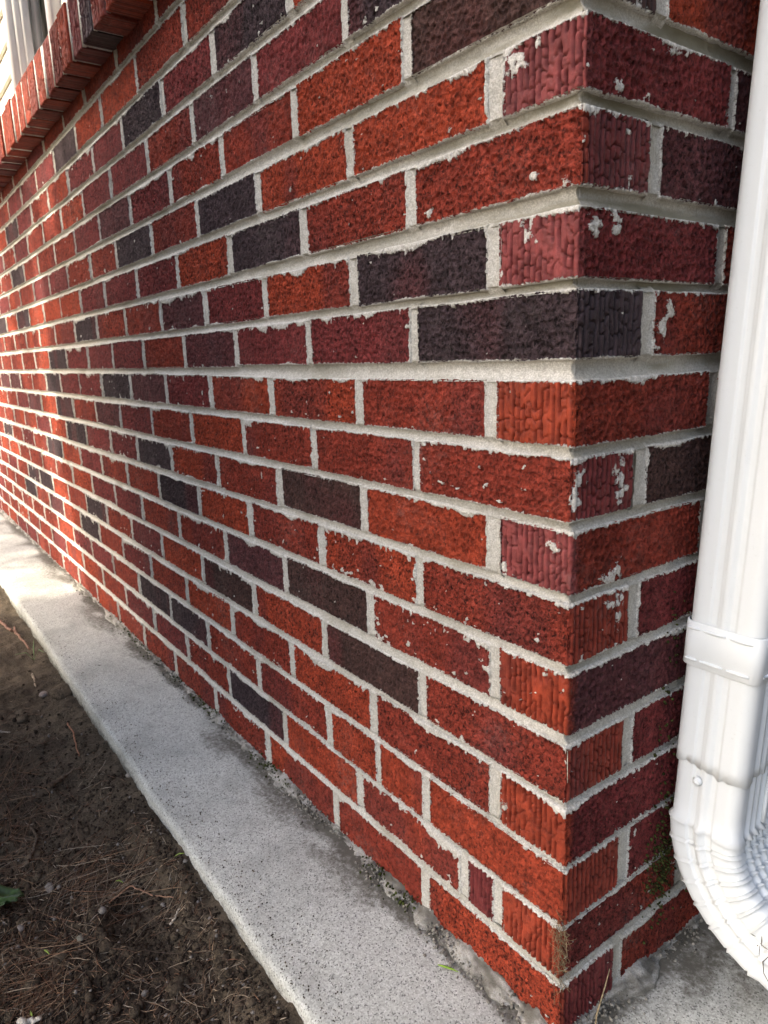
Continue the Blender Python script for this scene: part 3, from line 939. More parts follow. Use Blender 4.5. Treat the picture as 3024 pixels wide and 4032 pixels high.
# ---- rough mortar fillet at the foot of the walls
def fillet():
    S = Soup()
    sL = axis([(-4.0, -1.4, 0.02), (-1.4, -0.004, 0.0035)])[:-1]
    nL = len(sL)
    sR = axis([(0.004, 0.6, 0.0035)])
    n = 12; t = np.linspace(0, 1, n)[None, :]
    for side, s in ((0, sL), (1, sR)):
        s = s[:, None]
        a = fbm(s * 9 + 40 * side, 0 * s, 501, 3); a2 = fbm(s * 38 + 40 * side, 0 * s, 503, 3)
        if side == 0:
            out = 0.006 + 0.012 * smooth(.35, .75, a) + 0.018 * (a2 - .5); hgt = 0.001 + 0.006 * smooth(.40, .8, a) + 0.014 * (a2 - .45)
            hgt = hgt + 0.002 * np.exp(-((s + 0.02) / 0.12) ** 2)
        else:
            out = 0.008 + 0.016 * smooth(.3, .75, a) + 0.018 * (a2 - .5); hgt = 0.002 + 0.008 * smooth(.35, .8, a) + 0.012 * (a2 - .45) + 0.005 * np.exp(-((s - 0.12) / 0.07) ** 2)
        hgt = np.maximum(hgt, 0.002); out = np.maximum(out, 0.008)
        th = t * np.pi / 2
        o = -0.004 + (out + 0.004) * np.sin(th) ** 1.2; z = hgt * np.cos(th) ** 1.3 - 0.003 * t
        lump = 0.006 * (fbm(s * 90, t * 4 + 0 * s, 507 + side, 4) - .5) + 0.0060 * (fbm(s * 260, t * 9 + 0 * s, 511 + side, 3) - .5)
        o = o + lump * np.sin(th + .3); z = z + lump * np.cos(th * .9)
        sv = np.broadcast_to(s, o.shape)
        d = np.zeros(o.shape + (4,))
        d[..., :3] = (0.12, 0.112, 0.09); d[..., 3] = np.clip(0.35 + 0.55 * smooth(.32, .68, fbm(s * 55, t * 6, 521, 4)), 0, 0.95)
        moss = smooth(.55, .75, fbm(s * 14 + 3, t * 2 + 0 * s, 531, 3))[..., None]
        d[..., :3] = d[..., :3] * (1 - .35 * moss) + .35 * moss * np.array((0.045, 0.055, 0.02))
        if side == 0: P = np.stack([sv, -o, z], -1); f = grid_faces(len(s), n)
        else: P = np.stack([o, sv, z], -1); f = grid_faces(len(s), n)
        S.add(P.reshape(-1, 3), f, d=d.reshape(-1, 4))
    return S.mesh('mortar_fillet')
obj('mortar_fillet', fillet(), M['mortar'], house)

# ================================================================== downspout
ds = tag(empty('downspout', (0.05, 0.2, 0.2)), 'white ribbed metal downspout with strap and crimped elbow against the side wall', 'downspout')
def section(w, d, rad=0.013, flutes=1.0, nper=44):
    """closed outline (local a along +x from the wall side, b along +y from the front face): rows of (a, b, na, nb)"""
    pts = []
    def side(p0, p1, nrm, fl):
        for q in np.linspace(0, 1, nper, endpoint=False):
            p = np.array(p0) * (1 - q) + np.array(p1) * q
            o = 0.0
            if fl:
                for ctr, wd, am in fl:
                    o += am * math.exp(-((q - ctr) / wd) ** 8)
            pts.append((p[0] - nrm[0] * o, p[1] - nrm[1] * o))
    def arc(cx, cy, a0):
        for q in np.linspace(0, 1, 7, endpoint=False):
            a = a0 + q * math.pi / 2
            pts.append((cx + rad * math.cos(a), cy + rad * math.sin(a)))
    fl = [(0.30, 0.085, .0016 * flutes), (0.50, 0.055, -.0012 * flutes), (0.68, 0.085, .0016 * flutes)] if flutes else None
    fl2 = [(0.16, 0.05, .0026), (0.33, 0.05, .0026), (0.5, 0.05, .0026), (0.67, 0.05, .0026), (0.84, 0.05, .0026)] if flutes else None
    side((rad, 0), (w - rad, 0), (0, -1), fl)
    arc(w - rad, rad, -math.pi / 2)
    side((w, rad), (w, d - rad), (1, 0), fl2)
    arc(w - rad, d - rad, 0)
    side((w - rad, d), (rad, d), (0, 1), None)
    arc(rad, d - rad, math.pi / 2)
    side((0, d - rad), (0, rad), (-1, 0), None)
    arc(rad, rad, math.pi)
    return np.array(pts)
PW, PD = 0.074, 0.098
SEC = section(PW, PD)
def pipe_org(z):
    """wall-side front corner of the pipe at height z: the pipe leans slightly"""
    q = (z - 0.2) / 0.8
    return np.array([0.0135 + 0.0145 * q, 0.150 + 0.037 * q])
def loft(rings, name, close=True):
    S = Soup(); n = len(rings[0]); m = len(rings)
    v = np.concatenate(rings); i = np.arange(m - 1)[:, None] * n; j = np.arange(n)[None, :]; k = (j + 1) % n
    f = np.stack([i + j, i + k, i + n + k, i + n + j], -1).reshape(-1, 4)
    S.add(v, f)
    return S.mesh(name)
def ring_at(z, sec, grow=0.0, wob=None):
    o = pipe_org(z); c = sec.mean(0)
    s = c + (sec - c) * (1 + grow / np.array([PW / 2, PD / 2]))
    zz = np.full(len(s), z) if wob is None else z + wob
    return np.stack([o[0] + s[:, 0], o[1] + s[:, 1], zz], -1)
ang = np.linspace(0, 2 * np.pi, len(SEC), endpoint=False)
lip = 0.0025 * np.sin(ang * 3 + 1) + 0.0016 * np.sin(ang * 11) + 0.001 * np.sin(ang * 23)
rings = [ring_at(0.272, SEC, -0.0014, lip), ring_at(0.272, SEC, 0.0006, lip)]
for zz in np.linspace(0.285, 2.9, 60): rings.append(ring_at(zz, SEC, 0.0004))
obj('pipe', loft(rings, 'pipe'), M['metal'], ds)
# inner sleeve of the elbow, pushed into the pipe, then the crimped bend
EZ = 0.205
def elbow():
    rings = []
    SE = section(PW, PD, 0.013, 2.0)
    for zz in (0.32, 0.29, 0.27, 0.25, 0.23, EZ + .004): rings.append(ring_at(zz, SEC, -0.0016))
    o = pipe_org(EZ)
    c = SEC.mean(0)
    nseg = 7; per = 12
    total = math.radians(71)
    R_in = 0.068                      # radius from the bend centre to the outer (room side) face
    cxx = o[0] + PW + R_in            # bend centre x, at height EZ
    for k in range(nseg * per + 1):
        q = k / (nseg * per); a = q * total
        fr = (k % per) / per
        # each pleat flares and tucks under the one before
        gf = (0.45 + 0.75 * np.clip(SE[:, :1] / PW, 0, 1))
        g = 0.0002 + 0.0016 * max(0, 1 - fr * 2.5) ** 2 + .0006 * fr if k % per else 0.0034
        if k % per == per - 1: g = -0.0018
        s = c + (SE - c) * (1 + gf * g / np.array([PW / 2, PD / 2]))
        rad = R_in + (PW - s[:, 0])
        x = cxx - rad * math.cos(a); z = EZ - rad * math.sin(a)
        rings.append(np.stack([x, o[1] + s[:, 1], z], -1))
    # straight tail
    tdir = np.array([math.sin(total), 0, -math.cos(total)])
    for dd in (0.01, 0.03, 0.055):
        s = c + (SEC - c) * (1 - 0.0012 / np.array([PW / 2, PD / 2]))
        rad = R_in + (PW - s[:, 0])
        x = cxx - rad * math.cos(total); z = EZ - rad * math.sin(total)
        rings.append(np.stack([x, o[1] + s[:, 1], z], -1) + tdir * dd)
    return loft(rings, 'elbow')
elb = obj('elbow', elbow(), M['metal'], ds)
# lock seam down the outer face of the sleeve
S = Soup()
o_ = pipe_org(.24)
tube(S, [(pipe_org(z_)[0] + PW + .0005, pipe_org(z_)[1] + 0.055, z_) for z_ in (0.2665, 0.25, 0.23, 0.212)], 0.0022, 8)
obj('seam', S.mesh('seam'), M['metal'], elb)
# strap
BSEC = section(PW, PD, 0.010, 0)
rings = []
for zz, g in ((0.379, .0010), (0.379, .0020), (0.3795, .0024), (0.400, .0024), (0.4245, .0024), (0.425, .0020), (0.425, .0010)):
    rings.append(ring_at(zz, BSEC, g))
strap = obj('strap', loft(rings, 'strap'), M['metal'], ds)
for zz in (0.386, 0.4185):
    o = pipe_org(zz)
    for (a, b) in ((0.004, 0.016), (0.019, 0.042), (0.046, 0.068)):
        S = Soup(); tube(S, [(o[0] + q, o[1] - 0.0024, zz) for q in np.linspace(a, b, 5)], [.0010, .0019, .0019, .0019, .0010], 8)
        obj('bead', S.mesh('bead'), M['metal'], strap)
    for (a, b) in ((0.008, 0.032), (0.038, 0.062), (0.068, 0.09)):
        S = Soup(); tube(S, [(o[0] + PW + 0.0024, o[1] + q, zz) for q in np.linspace(a, b, 5)], [.0010, .0019, .0019, .0019, .0010], 8)
        obj('bead', S.mesh('bead'), M['metal'], strap)
# screw
def screw():
    S = Soup(); o = pipe_org(0.262); c = np.array([o[0] + 0.030, o[1] - 0.0002, 0.2585])
    pr = [(0.0050, 0.0), (0.0050, 0.0008), (0.0040, 0.0010), (0.0038, 0.0032), (0.0030, 0.0036), (0.0, 0.0036)]
    n = 14; v = []
    for rr, hh in pr:
        for q in range(n):
            a = q * 2 * math.pi / n; v.append((c[0] + rr * math.cos(a), c[1] - hh, c[2] + rr * math.sin(a)))
    f = [(i * n + q, i * n + (q + 1) % n, (i + 1) * n + (q + 1) % n, (i + 1) * n + q) for i in range(len(pr) - 1) for q in range(n)]
    S.add(v, f)
    S.box((c[0] - .0028, c[1] - .0042, c[2] - .0006), (c[0] + .0028, c[1] - .0035, c[2] + .0006))
    return S.mesh('screw')
obj('screw', screw(), M['metal'], ds)

# ================================================================== what lies about
def on_soil(px, py, lift=0.0):
    """point of the soil that the photograph shows at pixel (px, py)"""
    d = CAM_F + CAM_R * (px - 1512) / FPX - CAM_U * (py - 2016) / FPX
    z = -0.046
    for _ in range(6):
        P = CAM_LOC + d * (z - CAM_LOC[2]) / d[2]; z = float(soil_h(P[0], P[1])) + lift
    return np.array([P[0], P[1], z])

def needles():
    S = Soup(); r = np.random.default_rng(5)
    pal = np.array([(.26, .135, .075), (.21, .11, .065), (.34, .22, .135), (.42, .32, .22), (.20, .13, .09), (.46, .38, .29)])
    def one(x, y, ang, L, rad, col, bend, lift, ns=5):
        t = np.linspace(-.5, .5, ns)
        px = x + np.cos(ang) * t * L - np.sin(ang) * bend * (t * t - .08) * L; py = y + np.sin(ang) * t * L + np.cos(ang) * bend * (t * t - .08) * L
        if py.max() > -0.198 and not (px.min() > 0.2): return
        pz = soil_h(px, py) + rad + lift * (1 - 2 * np.abs(t)) + 0.001
        pz = 0.5 * pz + 0.5 * np.linspace(pz[0], pz[-1], ns) + 0.001
        tube(S, np.stack([px, py, pz], -1), rad * np.array([.5] + [1] * (ns - 2) + [.35]), 3, (*col, 1), False)
    # long needles, thick on the left, thin next to the concrete
    for _ in range(1700):
        if r.random() < .6:
            x = r.uniform(-1.2, -0.25); y = -0.62 + abs(r.normal(0, .13)); 
        else:
            x = r.uniform(-1.9, -0.2); y = r.uniform(-.62, -.21)
        den = fbm(np.array(x * 6.), np.array(y * 9.), 71, 3)
        keep = (0.15 + 1.7 * max(0, den - .42) * 2) * (1.0 if y < -.36 else (.45 if y < -.27 else .2))
        if r.random() > keep: continue
        one(x, y, r.normal(0.5, 1.0) if r.random() < .6 else r.uniform(0, 6.28), r.uniform(.03, .10), r.uniform(.00028, .00055), pal[r.choice(6, p=[.24, .22, .2, .14, .14, .06])] * r.uniform(.35, .95), r.normal(0, .5), r.uniform(0, .006))
    # bundles that lie as in the photograph: left of the imprint, lower left, along the left edge
    for (n_, cx, cy, sx, sy, ta, ts, lo, hi, pals) in ((150, 400, 3470, 130, 75, 38, 24, 90, 330, (0, 2, 3, 5, 4)), (150, 110, 3880, 90, 100, 48, 26, 90, 300, (0, 1, 2, 2)),
                                                      (70, 60, 3150, 70, 120, 70, 40, 80, 260, (0, 1, 4, 2)), (60, 330, 3750, 170, 120, 30, 50, 60, 200, (1, 4, 3)), (60, 900, 3900, 160, 90, 40, 40, 60, 170, (3, 5, 2))):
        for _ in range(n_):
            px, py = r.normal(cx, sx), r.normal(cy, sy); th = math.radians(r.normal(ta, ts)); Lp = r.uniform(lo, hi)
            p0 = on_soil(px - math.cos(th) * Lp / 2, py + math.sin(th) * Lp / 2); p1 = on_soil(px + math.cos(th) * Lp / 2, py - math.sin(th) * Lp / 2)
            dv = p1 - p0; L = min(.13, np.hypot(dv[0], dv[1])); c = (p0 + p1) / 2
            one(c[0], c[1], math.atan2(dv[1], dv[0]), L, r.uniform(.00028, .00055), pal[r.choice(pals)] * r.uniform(.4, 1.0), r.normal(0, .3), r.uniform(0, .008))
    # chopped bits
    for _ in range(6500):
        x = -0.2 - abs(r.normal(0, .38)); y = r.uniform(-.60, -.205)
        if fbm(np.array(x * 11.), np.array(y * 11.), 23, 2) < r.uniform(.3, .62): continue
        one(x, y, r.uniform(0, 6.28), r.uniform(.005, .019), r.uniform(.0003, .0007), pal[r.choice(6, p=[.15, .15, .15, .22, .15, .18])] * r.uniform(.25, .95), 0, r.uniform(0, .002), 3)
    return S.mesh('pine_needles')
tag(obj('pine_needles', needles(), M['needle']), 'dry reddish brown pine needles scattered over the soil', 'pine needles', kind='stuff')

ICO_V = None
def ico():
    global ICO_V
    if ICO_V is None:
        p = (1 + 5 ** .5) / 2
        v = np.array([(-1, p, 0), (1, p, 0), (-1, -p, 0), (1, -p, 0), (0, -1, p), (0, 1, p), (0, -1, -p), (0, 1, -p), (p, 0, -1), (p, 0, 1), (-p, 0, -1), (-p, 0, 1)], float)
        v /= np.linalg.norm(v[0])
        f = np.array([(0, 11, 5), (0, 5, 1), (0, 1, 7), (0, 7, 10), (0, 10, 11), (1, 5, 9), (5, 11, 4), (11, 10, 2), (10, 7, 6), (7, 1, 8), (3, 9, 4), (3, 4, 2), (3, 2, 6), (3, 6, 8), (3, 8, 9), (4, 9, 5), (2, 4, 11), (6, 2, 10), (8, 6, 7), (9, 8, 1)])
        ICO_V = (v, f)
    return ICO_V
def crumbs():
    S = Soup(); r = np.random.default_rng(8); v0, f0 = ico()
    for _ in range(9000):
        x = -0.2 - abs(r.normal(0, .40)); y = r.uniform(-.60, -.196)
        s = r.uniform(.0008, .0030) * (1.9 if r.random() < .04 else 1)
        v = v0 * s * r.uniform(.6, 1.3, (1, 3)) * r.uniform(.75, 1.2, (12, 1))
        z = float(soil_h(x, y))
        g = r.uniform(.5, 1.5); col = np.array((.042, .031, .023)) * g
        if r.random() < .05: col = np.array((.20, .18, .16))
        S.add(v + (x, y, z + s * .4), f3=f0, d=(*col, 1))
    return S.mesh('soil_crumbs')
tag(obj('soil_crumbs', crumbs(), M['crumb']), 'loose crumbs of dark earth on the soil', 'soil crumbs', kind='stuff')

def twig(name, pix, rad, col, label, cat='twig', lift=0.003, extra=()):
    pts = np.array([on_soil(*p, lift=lift + rad) for p in pix])
    t = np.linspace(0, 1, len(pts)); tt = np.linspace(0, 1, len(pts) * 5)
    P = np.stack([np.interp(tt, t, pts[:, k]) for k in range(3)], -1)
    rr = random.Random(label)
    P += np.array([[rr.gauss(0, rad * .35) for _ in range(3)] for _ in tt])
    S = Soup(); tube(S, P, rad * (1 - .45 * tt) * np.array([rr.uniform(.82, 1.15) for _ in tt]), 7, (*col, 1))
    for pix2, r2 in extra:
        q = np.array([on_soil(*p, lift=lift + r2) for p in pix2]); tube(S, q, r2, 6, (*col, 1))
    o = obj(name, S.mesh(name), M['wood']); tag(o, label, cat, 'twigs on the soil'); return o
twig('twig', [(0, 2445), (35, 2478), (60, 2488), (90, 2520), (118, 2560)], .0042, (.26, .15, .11), 'reddish forked twig on soil near the sunlit end of concrete', extra=[([(60, 2488), (56, 2465)], .0025)])
twig('twig', [(127, 2645), (132, 2665), (138, 2690)], .0028, (.42, .33, .24), 'short pale straight twig beside the green sprout')
twig('twig', [(188, 3102), (225, 3070), (260, 3052), (318, 3022)], .0045, (.12, .085, .06), 'thick brown stick with cut end among pine needles, soil middle left')
twig('twig', [(112, 3392), (128, 3360), (143, 3320), (146, 3290), (120, 3255)], .0030, (.10, .075, .055), 'dark curved bent twig above the broad green leaf')
twig('twig', [(265, 2850), (290, 2890), (300, 2940), (312, 2975)], .0018, (.30, .15, .09), 'thin reddish arched twig near the concrete edge')
twig('twig', [(0, 2880), (20, 2882), (42, 2884)], .0022, (.40, .34, .28), 'pale broken twig at the left picture edge')
twig('twig', [(430, 3555), (520, 3530), (600, 3526), (680, 3536)], .0013, (.38, .22, .14), 'long thin bent stalk across the round imprint')
twig('twig', [(672, 3640), (690, 3610), (706, 3580)], .0016, (.5, .42, .33), 'pale short straw on the rim of round imprint')
twig('twig', [(80, 4028), (120, 4015), (160, 4010)], .0036, (.55, .5, .42), 'bleached stick piece in the bottom left corner')

def pebble(pix, s, col, label, squash=.6):
    p = on_soil(*pix); v0, f0 = ico(); rr = np.random.default_rng(int(pix[0] * 3 + pix[1]))
    # one subdivision
    v = list(v0); f = []; cache = {}
    def midp(a, b):
        k = (min(a, b), max(a, b))
        if k not in cache:
            m_ = v[a] + v[b]; m_ = m_ / np.linalg.norm(m_); cache[k] = len(v); v.append(m_)
        return cache[k]
    for a, b, c_ in f0:
        ab, bc, ca = midp(a, b), midp(b, c_), midp(c_, a); f += [(a, ab, ca), (b, bc, ab), (c_, ca, bc), (ab, bc, ca)]
    v = np.array(v) * (1 + .75 * (fbm(np.array(v)[:, :1] * 1.7 + 9, np.array(v)[:, 1:2] * 1.7 + np.array(v)[:, 2:3] * 1.3, int(pix[0]), 3) - .5)) * rr.uniform(.88, 1.08, (len(v), 1)) * s * np.array([1.35, .85, squash * .75])
    S = Soup(); S.add(v + p + (0, 0, s * .25), f3=f, d=(*col, 1))
    o = obj('stone', S.mesh('stone'), M['stone']); tag(o, label, 'stone', 'small stones on the soil')
pebble((172, 2738), .011, (.24, .20, .18), 'small pale grey stone on soil near the concrete edge')
pebble((196, 3500), .0085, (.21, .19, .17), 'rough grey lump of stone right of the green leaf')
pebble((84, 3655), .0055, (.18, .16, .15), 'small grey pebble below the green leaf')
pebble((318, 3698), .0058, (.16, .15, .12), 'rounded olive grey pebble on bare soil')
pebble((505, 3055), .006, (.30, .26, .22), 'tiny light chip of stone by the concrete edge')
def clod(pix, s, label):
    p = on_soil(*pix); S = Soup(); n1, n2 = 22, 12
    a = np.linspace(0, 2 * np.pi, n1)[:, None]; b = np.linspace(0, np.pi / 2, n2)[None, :]
    rr = s * (1 + .5 * (fbm(np.cos(a) * 2 + 0 * b, np.sin(a) * 2 + b, 3, 3) - .5))
    P = np.stack([p[0] + 1.5 * rr * np.cos(a) * np.cos(b), p[1] + rr * np.sin(a) * np.cos(b), p[2] - .003 + .5 * rr * np.sin(b)], -1)
    S.add(P.reshape(-1, 3), grid_faces(n1, n2)); me = S.mesh('earth_clod')
    tag(obj('earth_clod', me, M['soil']), label, 'clod')
clod((245, 2722), .026, 'brown clod of earth against the concrete edge')
def clods():
    S = Soup(); r = np.random.default_rng(18); v0, f0 = ico()
    for _ in range(420):
        x = -0.2 - abs(r.normal(0, .42)); y = r.uniform(-.60, -.205); s_ = r.uniform(.003, .009)
        v = v0 * s_ * r.uniform(.7, 1.3, (1, 3)) * r.uniform(.7, 1.2, (12, 1)) * (1.2, 1.2, .55)
        S.add(v + (x, y, float(soil_h(x, y)) + s_ * .15), f3=f0)
    return S.mesh('earth_lumps')
tag(obj('earth_lumps', clods(), M['soil']), 'small lumps of dark earth all over the soil', 'earth lumps', kind='stuff')

# broad leaf at the picture's left edge
def leaf():
    S = Soup(); n, m = 26, 11
    tip = on_soil(72, 3500, .012); base = on_soil(-90, 3600, .02); low = on_soil(-10, 3640, .01)
    ax = base - tip; Ls = np.linalg.norm(ax); ax /= Ls
    sidev = np.cross((0, 0, 1), ax); sidev /= np.linalg.norm(sidev)
    t = np.linspace(0, 1, n)[:, None]; w = np.linspace(-1, 1, m)[None, :]
    wid = 0.030 * np.sin(np.pi * np.clip(t, 0, 1) ** .62) ** .8 * (1 + .10 * np.sin(t * 60) * np.abs(w))
    P = tip[None, None] + ax * (t * Ls * 1.15)[..., None] + sidev * (w * wid)[..., None]
    P[..., 2] += 0.012 * np.abs(w) * np.sin(np.pi * t) - .010 * t * t + .003 * np.sin(t * 22 + w * 3)
    vein = np.exp(-(w / .07) ** 2) + .5 * np.exp(-(((t * 9 - np.abs(w) * 1.4) % 1 - .5) / .12) ** 2)
    d = np.zeros(P.shape[:2] + (4,)); d[..., :3] = np.array((.030, .062, .016)) * (1 + .5 * vein)[..., None]; d[..., 3] = 1
    S.add(P.reshape(-1, 3), grid_faces(n, m), d=d.reshape(-1, 4))
    me = S.mesh('leaf')
    return me
weed = tag(obj('weed_leaf', leaf(), M['leafy']), 'broad dull green leaf at the left edge of the soil', 'leaf')
md = weed.modifiers.new('thick', 'SOLIDIFY'); md.thickness = .0006

def blade_set(name, specs, label, cat, col):
    S = Soup()
    for pts, w in specs:
        pts = np.asarray(pts, float); n = len(pts)
        tan = np.gradient(pts, axis=0); sd = np.cross(tan, (0.2, -0.3, 1)); sd /= np.linalg.norm(sd, axis=1)[:, None] + 1e-9
        ww = (w * np.sin(np.linspace(.35, np.pi - .05, n)))[:, None]
        up = np.array([0, 0, w * .35])
        v = np.concatenate([pts - sd * ww, pts + up, pts + sd * ww, pts - up])
        i = np.arange(n - 1); f = []
        for a, b in ((0, 1), (1, 2), (2, 3), (3, 0)): f.append(np.stack([a * n + i, b * n + i, b * n + i + 1, a * n + i + 1], -1))
        S.add(v, np.concatenate(f), d=(*col, 1))
    return tag(obj(name, S.mesh(name), M['leafy']), label, cat)
blade_set('fallen_grass', [([(-.1445, -.0395, .0035), (-.137, -.0355, .0045), (-.130, -.0315, .0045), (-.1225, -.0275, .0035)], .0016)], 'bright green blade of grass lying on the concrete', 'grass blade', (.22, .38, .035))
s0 = on_soil(135, 2600)
blade_set('grass_sprout', [([s0, s0 + (-.012, .004, .03), s0 + (-.03, .01, .045)], .0018), ([s0, s0 + (.012, .012, .03), s0 + (.035, .02, .028)], .0016), ([s0, s0 + (.0, -.016, .026), s0 + (-.01, -.04, .024)], .0016)], 'small green sprout beside the far concrete edge', 'sprout', (.13, .22, .07))
for (px, py, lab, dxy) in ((183, 3752, 'yellow green leaf scrap among needles, lower left', (.016, .004)), (470, 3475, 'tiny curled green sprout above the round imprint', (.014, .006)), (705, 3370, 'short green shoot near the concrete edge', (.006, .012)), (125, 4000, 'pale green scrap of grass at the bottom edge', (.016, .0))):
    s1 = on_soil(px, py, .003)
    blade_set('grass_shoot', [([s1 - (dxy[0] * .5, dxy[1] * .5, 0), s1 + (0, 0, .004), s1 + (dxy[0] * .6, dxy[1] * .6, .003)], .0014)], lab, 'grass shoot', (.22, .30, .06))
# straw leaning on the lowest corner brick
S = Soup(); tube(S, [(0.028, 0.020, 0.001), (0.012, 0.045, 0.012), (0.006, 0.066, 0.028), (0.004, 0.076, 0.044)], [.0007, .0009, .0008, .0005], 6, (.40, .31, .18, 1))
tag(obj('straw', S.mesh('straw'), M['wood']), 'single pale straw leaning against the lowest corner brick', 'straw')
# dry fibres caught on the corner
def fibres():
    S = Soup(); r = np.random.default_rng(3)
    for k in range(150):
        z = r.choice([r.normal(.108, .018), r.normal(.134, .006), r.normal(.06, .01)], p=[.75, .18, .07])
        p = np.array([r.normal(0.001, .004), -0.002 + r.normal(0, .003), z]); a = r.uniform(0, 6.28); L = r.uniform(.004, .016)
        dirv = np.array([np.cos(a), -abs(np.sin(a)) * .7, r.normal(0, .6)])
        q = [p + dirv * L * s_ + np.array([0, 0, .004 * np.sin(s_ * 3)]) * r.normal() for s_ in (-.5, 0, .5)]
        for w_ in q:
            if w_[0] < .0005: w_[1] = min(w_[1], -.0008)
            w_[0] = w_[0] if w_[1] < 0 else max(w_[0], .0008)
        tube(S, q, .00022, 3, (*(np.array((.26, .19, .11)) * r.uniform(.5, 1.3)), 1), False)
    return S.mesh('dry_fibres')
tag(obj('dry_fibres', fibres(), M['wood']), 'tuft of dry grass fibres caught on the corner edge', 'fibres', kind='stuff')
S = Soup(); tube(S, [(0.0012, .0, .352 - .02), (.004, -.003, .318), (.003, -.001, .300)], .0004, 5, (.62, .55, .45, 1))
tag(obj('hair_strand', S.mesh('hair_strand'), M['wood']), 'fine pale fibre hanging on the corner edge', 'fibre')

# moss between the pipe and the bricks
def moss():
    S = Soup(); r = np.random.default_rng(13); v0, f0 = ico()
    for _ in range(480):
        k = r.random()
        if k < .6: y, z = r.normal(.168, .014), r.normal(.125, .035)
        elif k < .85: y, z = r.normal(.172, .018), r.uniform(.10, .46)
        else: y, z = r.normal(.20, .03), r.uniform(.05, .3)
        if y < .135 + .07 * max(0, z - .2): continue
        s = r.uniform(.0007, .0020)
        g = np.array((.060, .066, .020)) * r.uniform(.3, 1.3)
        S.add(v0 * s * r.uniform(.6, 1.4, (1, 3)) + (r.uniform(0, .003), y, z), f3=f0, d=(*g, 1))
    return S.mesh('moss')
tag(obj('moss', moss(), M['moss']), 'dark green moss on the bricks behind the downspout', 'moss', kind='stuff')
def moss2():
    S = Soup(); r = np.random.default_rng(14); v0, f0 = ico()
    for _ in range(900):
        x = -abs(r.normal(0, .9)); 
        if fbm(np.array(x * 11.), np.array(1.), 5, 2) < .5: continue
        s = r.uniform(.0007, .0022); g = np.array((.06, .075, .02)) * r.uniform(.3, 1.2)
        S.add(v0 * s * r.uniform(.6, 1.4, (1, 3)) + (x, -abs(r.normal(0.004, .010)), abs(r.normal(.004, .006))), f3=f0, d=(*g, 1))
    return S.mesh('moss')
tag(obj('moss', moss2(), M['moss']), 'small tufts of moss in the joint at the foot of the wall', 'moss', kind='stuff')

def grit():
    S = Soup(); r = np.random.default_rng(24); v0, f0 = ico()
    for _ in range(3200):
        left = r.random() < .78
        a = -abs(r.normal(0, .8)) if left else r.uniform(0, .4)
        if fbm(np.array(a * 14. + 3), np.array(2.), 9, 3) < r.uniform(.25, .6): continue
        o = abs(r.normal(.006, .011)); z = max(0.0, .007 - .35 * o) * r.random() + .0005; q = r.uniform(.0006, .0024)
        g = np.array((.27, .255, .215)) * r.uniform(.25, 1.3)
        S.add(v0 * q * r.uniform(.6, 1.4, (1, 3)) * r.uniform(.7, 1.2, (12, 1)) + ((a, -o, z) if left else (o, a, z)), f3=f0, d=(*g, 1))
    for _ in range(500):      # earth splashed on to the concrete
        x = -abs(r.normal(0, .8)) - .15; o = .188 - abs(r.normal(0, .03)); q = r.uniform(.0004, .0013)
        S.add(v0 * q + (x, -o, .002), f3=f0, d=(*(np.array((.09, .075, .055)) * r.uniform(.4, 1.4)), 1))
    return S.mesh('mortar_grit')
tag(obj('mortar_grit', grit(), M['crumb']), 'loose mortar grit and earth crumbs on the concrete at the wall foot', 'grit', kind='stuff')

# dried sprig lying on the elbow
def sprig():
    S = Soup(); r = np.random.default_rng(6); col = (.07, .055, .04, 1)
    o = np.array([0.132, 0.149, 0.118])
    stem = [o + (0, -.002, 0), o + (-.006, -.003, -.012), o + (-.004, -.003, -.024), o + (.004, -.003, -.034)]
    tube(S, stem, [.0003, .0005, .0004, .0002], 5, col)
    for k in range(14):
        b = o + r.normal(0, .006, 3) * (1.3, .2, 1.0) + (-.003 + .0, -.003, .004)
        e = b + r.normal(0, .006, 3) * (1, .25, 1)
        tube(S, [b, (b + e) / 2 + r.normal(0, .001, 3), e], [.0002, .0005, .0002], 4, (*(np.array(col[:3]) * r.uniform(.6, 2.2)), 1))
    return S.mesh('dried_sprig')
tag(obj('dried_sprig', sprig(), M['wood']), 'dried brown plant sprig stuck on the white elbow', 'sprig')

